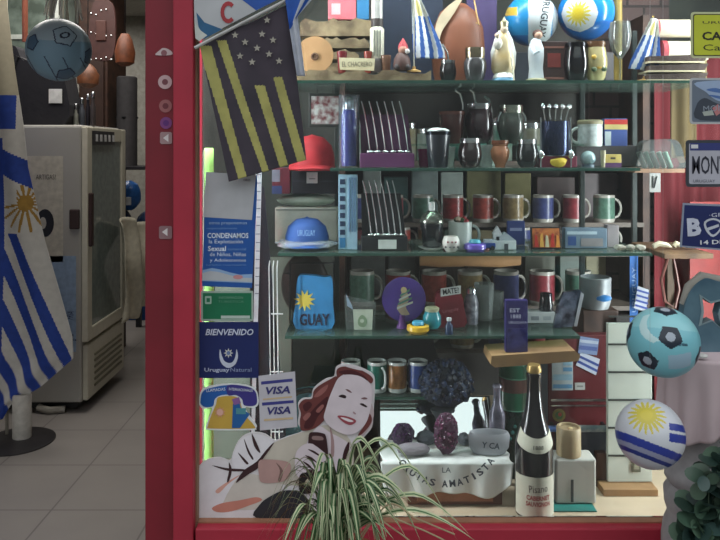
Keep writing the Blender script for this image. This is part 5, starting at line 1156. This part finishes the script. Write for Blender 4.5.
q = t.mb(); BP = [(0, 17), (2, 18.6), (62, 18.8), (72, 18), (82, 15.6), (94, 11.6), (106, 8.6)]
for r0_ in range(7):
    def rr_(z):
        for (a, b), (c, d) in zip(BP, BP[1:]):
            if z <= c: return b+(d-b)*(z-a)/(c-a)+.45
    i_ = q.mi(LB); A = []; B = []
    for k in range(19):
        a = math.radians(-170+160*k/18); sg = 7*math.sin(math.pi*k/18); z0 = 74-sg+2*r0_; z1 = z0+2.05
        A.append(q.bm.verts.new((rr_(z0)*math.cos(a)*q.u, rr_(z0)*math.sin(a)*q.u, z0*q.u))); B.append(q.bm.verts.new((rr_(z1)*math.cos(a)*q.u, rr_(z1)*math.sin(a)*q.u, z1*q.u)))
    for k in range(18): q._f((A[k], A[k+1], B[k+1], B[k]), i_, True)
t.part('neck_label', q)
q = t.mb()
def cyl(r): return lambda a, b, c: (r*math.sin(a/r), -r*math.cos(a/r), c)
add_text(q, 'Pisano', 0, 33, 19, 7, 0, C('#3a2b2c', .6), 4, fn=cyl(19.4)); add_text(q, 'CABERNET', 0, 24, 24, 4.6, 0, C('#8a2a2c', .6), 0, .03, fn=cyl(19.4)); add_text(q, 'SAUVIGNON', 0, 18, 25, 4.6, 0, C('#8a2a2c', .6), 0, .03, fn=cyl(19.4))
add_text(q, '1888', 0, 73, 10, 4, 0, C('#2c2828', .6), 0, .02, fn=cyl(18.9)); t.part('lettering', q)
t = T('stone_jug', 'square white stone jug with a groove and a beige cylinder lid', 'jug', 573, 1.54, Z+.0035)
t.loc.y = 1.543
q = t.mb(); q.box(0, 0, 0, 40, 24, 44, C('#b5b5ae', .6, var=.05, ns=14), 2); q.box(-4, -12.2, 2, 2.6, .6, 22, C('#3c4243', .6)); t.part('body', q)
q = t.mb(); q.lathe([(11.8, 44), (12, 46), (12, 70), (11.4, 72), (9.8, 72), (9.3, 69.5), (0, 69.5)], C('#9a8767', .5), 28, (-4, 0, 0)); t.part('lid', q)
q = t.mb(); q.ball((-2, 0, 70), 2.6, C('#c9b387', .5), (1, 1, .4)); t.part('knob', q)
boxthing('teal_mat', 'flat teal green mat under the square white stone jug', 'mat', 574, 1.49, Z, 46, 1.2, 50, '#1f6a62', bev=.3)
# maroon case
t = T('maroon_case', 'dark maroon display case with blue stickers behind the stone jug', 'case', 581, 1.66, Z)
q = t.mb(); q.box(0, 6, 0, 66, 12, 140, C('#561b20', .45, ns=8), .8); t.part('body', q)
q = t.mb(); q.box(-2, -.6, 74, 56, 1, 2.4, STEEL); q.box(-2, -.6, 69, 56, 1, 1.4, STEEL); t.part('rail', q)
q = t.mb(); q.box(0, -.8, 3, 52, 1.4, 42, C('#15161c', .5), .3); t.part('lower_panel', q)
def card(name, label, pts, base, layers, x, D, z, grp=None):
    t = T(name, label, name.replace('_', ' '), x, D, z, grp); q = t.mb(); q.prism(pts, 0, .6, C(base, .5, var=.05))
    for k, (c_, pp) in enumerate(layers): q.prism(pp, -.15-.1*k, 0, C(c_, .5), flat=True)
    t.solo(q); return t
zz = Z+1.0*1.66/720
yF = 1.66-.8*1.66/720
card('sticker', 'white and pale blue striped envelope sticker on the maroon case', rect(-10, -16, 11, 16), '#b3bfc4', [('#5f93ba', rect(-9, -14, 10, -10)), ('#8fb4c9', rect(-9, -6, 10, 0)), ('#5f93ba', rect(1, 3, 10, 7)), ('#8fb4c9', rect(1, 9, 10, 13))], 562, yF, Z+101*1.66/720, 'stickers on the maroon case')
card('sticker', 'faded blue flag sticker at the top right of the maroon case', [(-10, -8), (9, -10), (11, 6), (-8, 9)], '#7484a8', [('#4a5a90', [(-9, -4), (9, -6), (9.5, -2), (-8.5, 0)]), ('#a9b3c6', [(-8.5, 3), (10, 1), (10.4, 4), (-8.2, 6)])], 588, yF, Z+130*1.66/720, 'stickers on the maroon case')
card('sticker', 'tilted blue and white striped flag sticker below the faded flag sticker', [(-12, -2), (8, -12), (12, 4), (-7, 11)], '#b7bccb', [('#39498c', [(-11, 1), (9, -9), (9.6, -6.5), (-10.4, 3.6)]), ('#39498c', [(-9.6, 6), (10.4, -3.4), (11, -1), (-8.8, 8.4)])], 588, yF, Z+112*1.66/720, 'stickers on the maroon case')
card('sticker', 'small white tag on the maroon case under the striped flag sticker', rect(-5, -3.5, 5, 3.5), '#a9a9a6', [('#7a7a78', rect(-3, -.8, 3, .8))], 580, yF, Z+89*1.66/720, 'stickers on the maroon case')
card('sticker', 'round green and yellow emblem on the lower part of the maroon case', circ(0, 0, 6.5), '#7d7038', [('#4c6a3c', circ(0, 0, 4)), ('#a94a3a', circ(1, 1, 2))], 559, yF, Z+60*1.66/720, 'stickers on the maroon case')
t = T('bubble_wrap_roll', 'thin roll of blue and white plastic lying across the maroon case', 'roll', 580, 1.625, Z)
t.loc.z = Z+53*1.64/720
q = t.mb(); q.lathe([(3, -34), (3.4, -10)], C('#4a6cab', .3), 12, (0, 0, 0), (0, 90, 0)); q.lathe([(3.4, -10), (3.2, 34)], C('#aab5ba', .3, h2='#7f8f9c', ns=50), 12, (0, 0, 0), (0, 90, 0)); q.box(-26, 6, -2, 3, 14, 4, BLACK); q.box(26, 6, -2, 3, 14, 4, BLACK); t.solo(q)
t.loc.y = 1.638
boxthing('brown_block', 'small dark brown leather block between the stone jug and the white slatted display', 'block', 602, 1.60, Z, 11, 34, 8, '#46312c')
t = T('plank', 'pale cut wooden plank lying across blocks below the fourth shelf', 'plank', 528, 1.60, Z)
t.loc = Vector((X(530, 1.56), 1.575, 1.030)); 
q = t.mb(); q.prism([(-42, -5), (-41, 3), (38, 8), (43, 3), (41, -2), (-38, -8)], -27, 14, C('#97784f', .65, ns=10, h2='#7d6040')); t.solo(q)
t = T('plank_support', 'dark block holding up the pale wooden plank behind the green canister', 'block', 545, 1.63, Z)
t.loc.y = 1.601
q = t.mb(); q.box(-6, 0, 0, 10, 4, 129, C('#1c2226', .5)); t.solo(q)
# purple carton now rests on the plank
# slatted display with sun football
t = T('slatted_display', 'upright white slatted display board behind the two hanging footballs', 'display', 630, 1.59, Z+7.5*1.59/720)
q = t.mb(); q.box(0, 3, 0, 44, 6, 158, C('#b7bcb2', .5, var=.03), .4); t.part('board', q)
q = t.mb()
for k in range(6): q.box(0, -.3, 25.5+27.8*k, 44, .8, 1.8, C('#2f3330', .5))
t.part('groove', q)
q = t.mb(); q.box(6, -.5, 10, 9, .8, 13, C('#5c5b4c', .5), .2); q.box(6, -1, 13, 5, .4, 7, C('#8b8a78', .5)); t.part('label', q)
t = T('wooden_board', 'pale wooden flat board under the white slatted display', 'base', 628, 1.575, Z)
q = t.mb(); q.box(0, 3, 0, 54, 22, 6.8, C('#8f6e4a', .6, ns=12), .5); t.solo(q)
boxthing('dark_box', 'tall dark box filling the gap behind the slatted display', 'box', 625, 1.70, Z, 18, 150, 14, '#23201f')

# ================================================================ OUTSIDE THE GLASS
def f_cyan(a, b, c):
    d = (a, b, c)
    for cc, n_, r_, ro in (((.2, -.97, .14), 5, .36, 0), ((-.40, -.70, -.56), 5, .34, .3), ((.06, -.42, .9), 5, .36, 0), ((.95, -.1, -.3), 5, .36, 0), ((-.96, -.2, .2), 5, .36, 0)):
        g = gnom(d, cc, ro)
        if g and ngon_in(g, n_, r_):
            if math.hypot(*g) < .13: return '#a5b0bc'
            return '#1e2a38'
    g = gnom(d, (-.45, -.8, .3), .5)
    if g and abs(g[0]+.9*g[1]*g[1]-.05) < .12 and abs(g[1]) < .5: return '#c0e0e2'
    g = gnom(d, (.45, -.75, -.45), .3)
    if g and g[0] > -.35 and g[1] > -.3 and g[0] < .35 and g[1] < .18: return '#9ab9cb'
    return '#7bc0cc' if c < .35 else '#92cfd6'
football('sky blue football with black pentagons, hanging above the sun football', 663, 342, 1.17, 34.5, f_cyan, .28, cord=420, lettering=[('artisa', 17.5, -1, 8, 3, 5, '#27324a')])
def f_st(a, b, c):
    g = gnom((a, b, c), (-.10, -.86, .5))
    if g:
        s_ = sunray(g, .18, .66, 18)
        if s_ == 1: return '#cfc04a'
        if s_ == 2: return '#c8bb4c'
    s_ = c+.24*a
    if s_ < -.74: return '#c3c6cf'
    if s_ < -.62: return '#26357e'
    if s_ < -.48: return '#8f93ad'
    if s_ < -.25: return '#2a3a90'
    if a > .52 and (.16 < c < .36 or -.16 < c < .08): return '#2a3a90'
    return '#c6cad0'
football('white football with a yellow sun and blue stripes, hanging below the sky blue one', 650, 434, 1.09, 33, f_st, .3, cord=520)
# pedestal with cloth and agate
PD = 1.30
t = T('stone_pedestal', 'grey moulded stone column pedestal standing outside at the right of the window', 'pedestal', 704, PD, 0)
q = t.mb(); pm = C('#a3a0a0', .7, ns=20, h2='#8a8789', bump=.3)
zt = (150-352)/1  # photo units relative to eye level
zz = lambda y: EYE*720/PD-(y-150)
q.lathe([(46, 0), (46, 60), (40, 64), (40, zz(540)), (38, zz(525)), (34, zz(515)), (37, zz(505)), (38, zz(492)), (33, zz(484)), (37, zz(478)), (36, zz(470)), (29, zz(462)), (25, zz(452)), (24, zz(360)), (38, zz(353)), (0, zz(353))], pm, 40); t.solo(q)
t = T('pedestal_cloth', 'pale pinkish white cloth draped over the stone pedestal under the blue agate', 'cloth', 704, PD, 0)
t.loc.z = EYE-(352-150)*PD/720
def pcf(a, b):
    th = 2*math.pi*a
    if b < .3: r = 41*b/.3; return (r*math.cos(th), r*math.sin(th), 1.2)
    k = (b-.3)/.7; r = 41+(4*k+4.2*k*math.sin(th*13+1))*(1-.1*k)-1.5*k; return (r*math.cos(th), r*math.sin(th), 1-k*(76+8*math.sin(th*2+.8)))
cloth(t, 'cloth', pcf, 120, 40, lambda a, b: C('#c2b0b3', .85, var=.05, ns=9), .0015)
t = T('agate_slab', 'upright blue agate slab with a star shaped hole standing on the draped pedestal', 'agate', 706, PD-.0, 0)
t.loc.z = EYE-(350-150)*PD/720+.003
out = smooth_poly([(-24, 0), (-27, 20), (-24, 42), (-17, 60), (-4, 71), (10, 68), (26, 66), (34, 50), (36, 24), (30, 0)], 4)
hole = [(3.5, 23), (-6, 23.5), (-3, 35), (-5.5, 49), (3, 42), (12, 44), (9, 33), (14, 22), (6, 29)]
hole = [(-7, 26), (-5, 38), (-6.5, 52), (2, 46), (13, 49), (9, 36), (12, 22), (3, 30)]
def ring(q, o_, h_, y0, y1, m_):
    i = q.mi(m_); u = q.u; tri = tessellate_polygon([[Vector((a, b, 0)) for a, b in o_], [Vector((a, b, 0)) for a, b in h_]]); pts = list(o_)+list(h_)
    A = [q.bm.verts.new((a*u, y0*u, b*u)) for a, b in pts]; B = [q.bm.verts.new((a*u, y1*u, b*u)) for a, b in pts]
    for f in tri: q._f([A[k] for k in f], i); q._f([B[k] for k in f][::-1], i)
    for s0, n in ((0, len(o_)), (len(o_), len(h_))):
        for k in range(n): q._f((A[s0+k], A[s0+(k+1) % n], B[s0+(k+1) % n], B[s0+k]), i)
q = t.mb(); ring(q, out, hole, -6, 6, C('#3a5a6c', .35, h2='#5f7f8c', ns=11, coat=.3)); t.part('slab', q)
cxh, czh = 2.5, 37
q = t.mb(); ring(q, [(cxh+(a-cxh)*1.35, czh+(b-czh)*1.22) for a, b in hole], [(cxh+(a-cxh)*1.01, czh+(b-czh)*1.01) for a, b in hole], -6.5, -6.05, C('#7f9499', .4, ns=30)); t.part('hole_rim', q)
q = t.mb(); q.tube([(-24, 0, 44), (-17, 0, 61), (-4, 0, 71.6), (10, 0, 68.6), (26, 0, 66)], [3, 5, 5.5, 5, 4], C('#8d8a82', .8, ns=20, bump=.6), 10); t.part('rind', q)
t = T('white_shell', 'small white stone lying on the draped pedestal beside the agate slab', 'stone', 702, PD-.06, 0); t.loc.z = EYE-(350-150)*PD/720+.003
q = t.mb(); q.ball((0, 0, 2.2), 1, C('#c3c3bf', .6), (6, 5, 2.2), 2, .08); t.solo(q)
# round-leaved shrub bottom right
rs = random.Random(21)
def leafy(t, stems, crown, n, col, rmin, rmax):
    q = t.mb()
    for a in stems: q.tube(a, [.9]*(len(a)-1)+[.5], C('#4a5a48', .7), 6)
    t.part('stem', q)
    q = t.mb()
    for k in range(n):
        st = rs.choice(stems); f = rs.uniform(.35, 1.0)*(len(st)-1); i_ = min(int(f), len(st)-2); p = Vector(st[i_]).lerp(Vector(st[i_+1]), f-i_)
        d = Vector((rs.uniform(-1, 1), rs.uniform(-1, .6), rs.uniform(-.4, .7))).normalized(); L_ = rs.uniform(rmin, rmax); m_ = C(rs.choice(col), .45, coat=.2)
        c0 = p+d*2; up = Vector((rs.uniform(-.6, .6), -rs.uniform(.3, 1), rs.uniform(.2, 1))); w = d.cross(up).normalized(); nn = w.cross(d).normalized(); i = q.mi(m_); u = q.u
        cen = q.bm.verts.new((c0+d*L_*.5+nn*(-L_*.08))*u); rg = [q.bm.verts.new((c0+d*(L_*.5-L_*.5*math.cos(a))+w*L_*.42*math.sin(a))*u) for a in [2*math.pi*j/12 for j in range(12)]]
        for j in range(12): q._f((cen, rg[j], rg[(j+1) % 12]), i, True)
    t.part('foliage', q)
t = T('leafy_shrub', 'bushy shrub with round blue green leaves at the bottom right corner', 'shrub', 712, 1.13, 0)
zg = lambda y: EYE*720/1.13-(y-150)
q = t.mb(); q.lathe([(38, 0), (50, 60), (52, 250), (56, 256), (50, 258), (48, 240), (0, 240)], C('#6b4436', .8), 28); t.part('pot', q)
stems = [[(rs.uniform(-14, 14), rs.uniform(-10, 10), 240), (a*.6+8, rs.uniform(-8, 8), zg(560)), (a+9, b, zg(c_))] for a, b, c_ in ((-26, 0, 508), (-16, -8, 470), (-8, 4, 450), (2, 0, 432), (8, -6, 425), (12, 5, 445), (-20, 5, 490), (20, 0, 430), (-30, -4, 528), (0, -10, 480), (-22, -8, 520), (16, -8, 470))]
leafy(t, stems, None, 250, ['#33493f', '#2a3f38', '#46604f', '#56705c', '#3b5550'], 14, 25)
# spider plant
t = T('spider_plant', 'arching green and cream striped spider plant before the woman cut-out', 'potted plant', 335, 1.16, 0)
u0 = 720/1.16; zg = lambda y: EYE*u0-(y-150)
q = t.mb(); q.lathe([(38, zg(700)), (48, zg(580)), (51, zg(560)), (46, zg(560)), (42, zg(570)), (0, zg(570))], C('#84492f', .8), 30); t.part('pot', q)
q = t.mb(); q.lathe([(60, 0), (60, 10), (8, 16), (7, zg(716)), (40, zg(705)), (40, zg(700)), (0, zg(700))], BLACK, 24); t.part('plant_stand', q)
q = t.mb(); gA, gB, gC = C('#3f6a3c', .45, coat=.2), C('#33572f', .45, coat=.2), C('#b9c19a', .5); gD = C('#8f9c6c', .5)
rs = random.Random(5)
def arch(az, reach, top, end, w, x0=0, droop=1.0, pale=False):
    base = Vector((x0+rs.uniform(-8, 8), rs.uniform(-6, 6), zg(552))); dirx = Vector((math.cos(az), math.sin(az)*.75, 0)); path = []; ws = []; wd = []; n = 16
    for k in range(n+1):
        s_ = k/n; h = (zg(top)-zg(552))
        z = base.z + h*math.sin(min(1, s_/.62)*math.pi/2)
        if s_ > .62: z -= (zg(top)-zg(end))*((s_-.62)/.38)**1.6
        path.append(tuple(base+dirx*reach*(s_**1.15)+Vector((0, 0, z-base.z)))); ws.append(w*(1-.0*s_)*min(1, (1.02-s_)*3.2)*(.6+.4*min(1, s_*4))); wd.append(Vector((-math.sin(az), math.cos(az), 0)) if abs(math.sin(az)) > .75 else Vector((-math.sin(az)*.5+.0, math.cos(az), .55 if math.cos(az) > 0 else .55)).normalized())
    q.ribbon(path, ws, wd, (gC, gA, gC) if pale else (gA, gC, gB), .25)
for k in range(125):
    az = rs.uniform(0, 2*math.pi)
    if math.sin(az) > .45 : az = -az
    reach = rs.uniform(26, 80)*(1 if abs(math.cos(az)) > .4 else .6); top = rs.uniform(452, 520); arch(az, reach, top, top+rs.uniform(10, 80), rs.uniform(2.0, 3.2), pale=rs.random() < .35)
for az, reach, top, end in ((0.1, 118, 466, 545), (0.25, 100, 447, 520), (-.1, 130, 492, 530), (math.pi-.1, 72, 470, 530), (math.pi+.2, 66, 478, 560), (.0, 90, 440, 500), (-.4, 60, 432, 470), (-.2, 140, 505, 530), (-.9, 45, 438, 500), (math.pi+.6, 70, 452, 500), (math.pi, 80, 482, 520), (math.pi+.1, 86, 500, 545), (math.pi+.3, 76, 490, 560), (math.pi-.05, 60, 458, 500), (math.pi+.9, 50, 446, 500), (.4, 80, 470, 540), (-.3, 95, 478, 540)): arch(az, reach, top, end, 2.4, pale=True)
t.part('foliage', q)
q = t.mb(); rn = C('#a89878', .6)
for k, pts in enumerate(([(10, -8, zg(560)), (50, -10, zg(500)), (80, -10, zg(512)), (118, -12, zg(528))], [(8, -8, zg(560)), (40, -12, zg(512)), (78, -10, zg(520)), (130, -10, zg(545))], [(-8, -8, zg(560)), (20, -20, zg(505)), (60, -22, zg(524)), (92, -20, zg(550))])):
    P2 = smooth_poly([(a, c_) for a, b_, c_ in pts], 5, False); q.tube([(a, pts[0][1]-4, c_) for a, c_ in P2], .8, rn, 6)
t.part('runner', q)
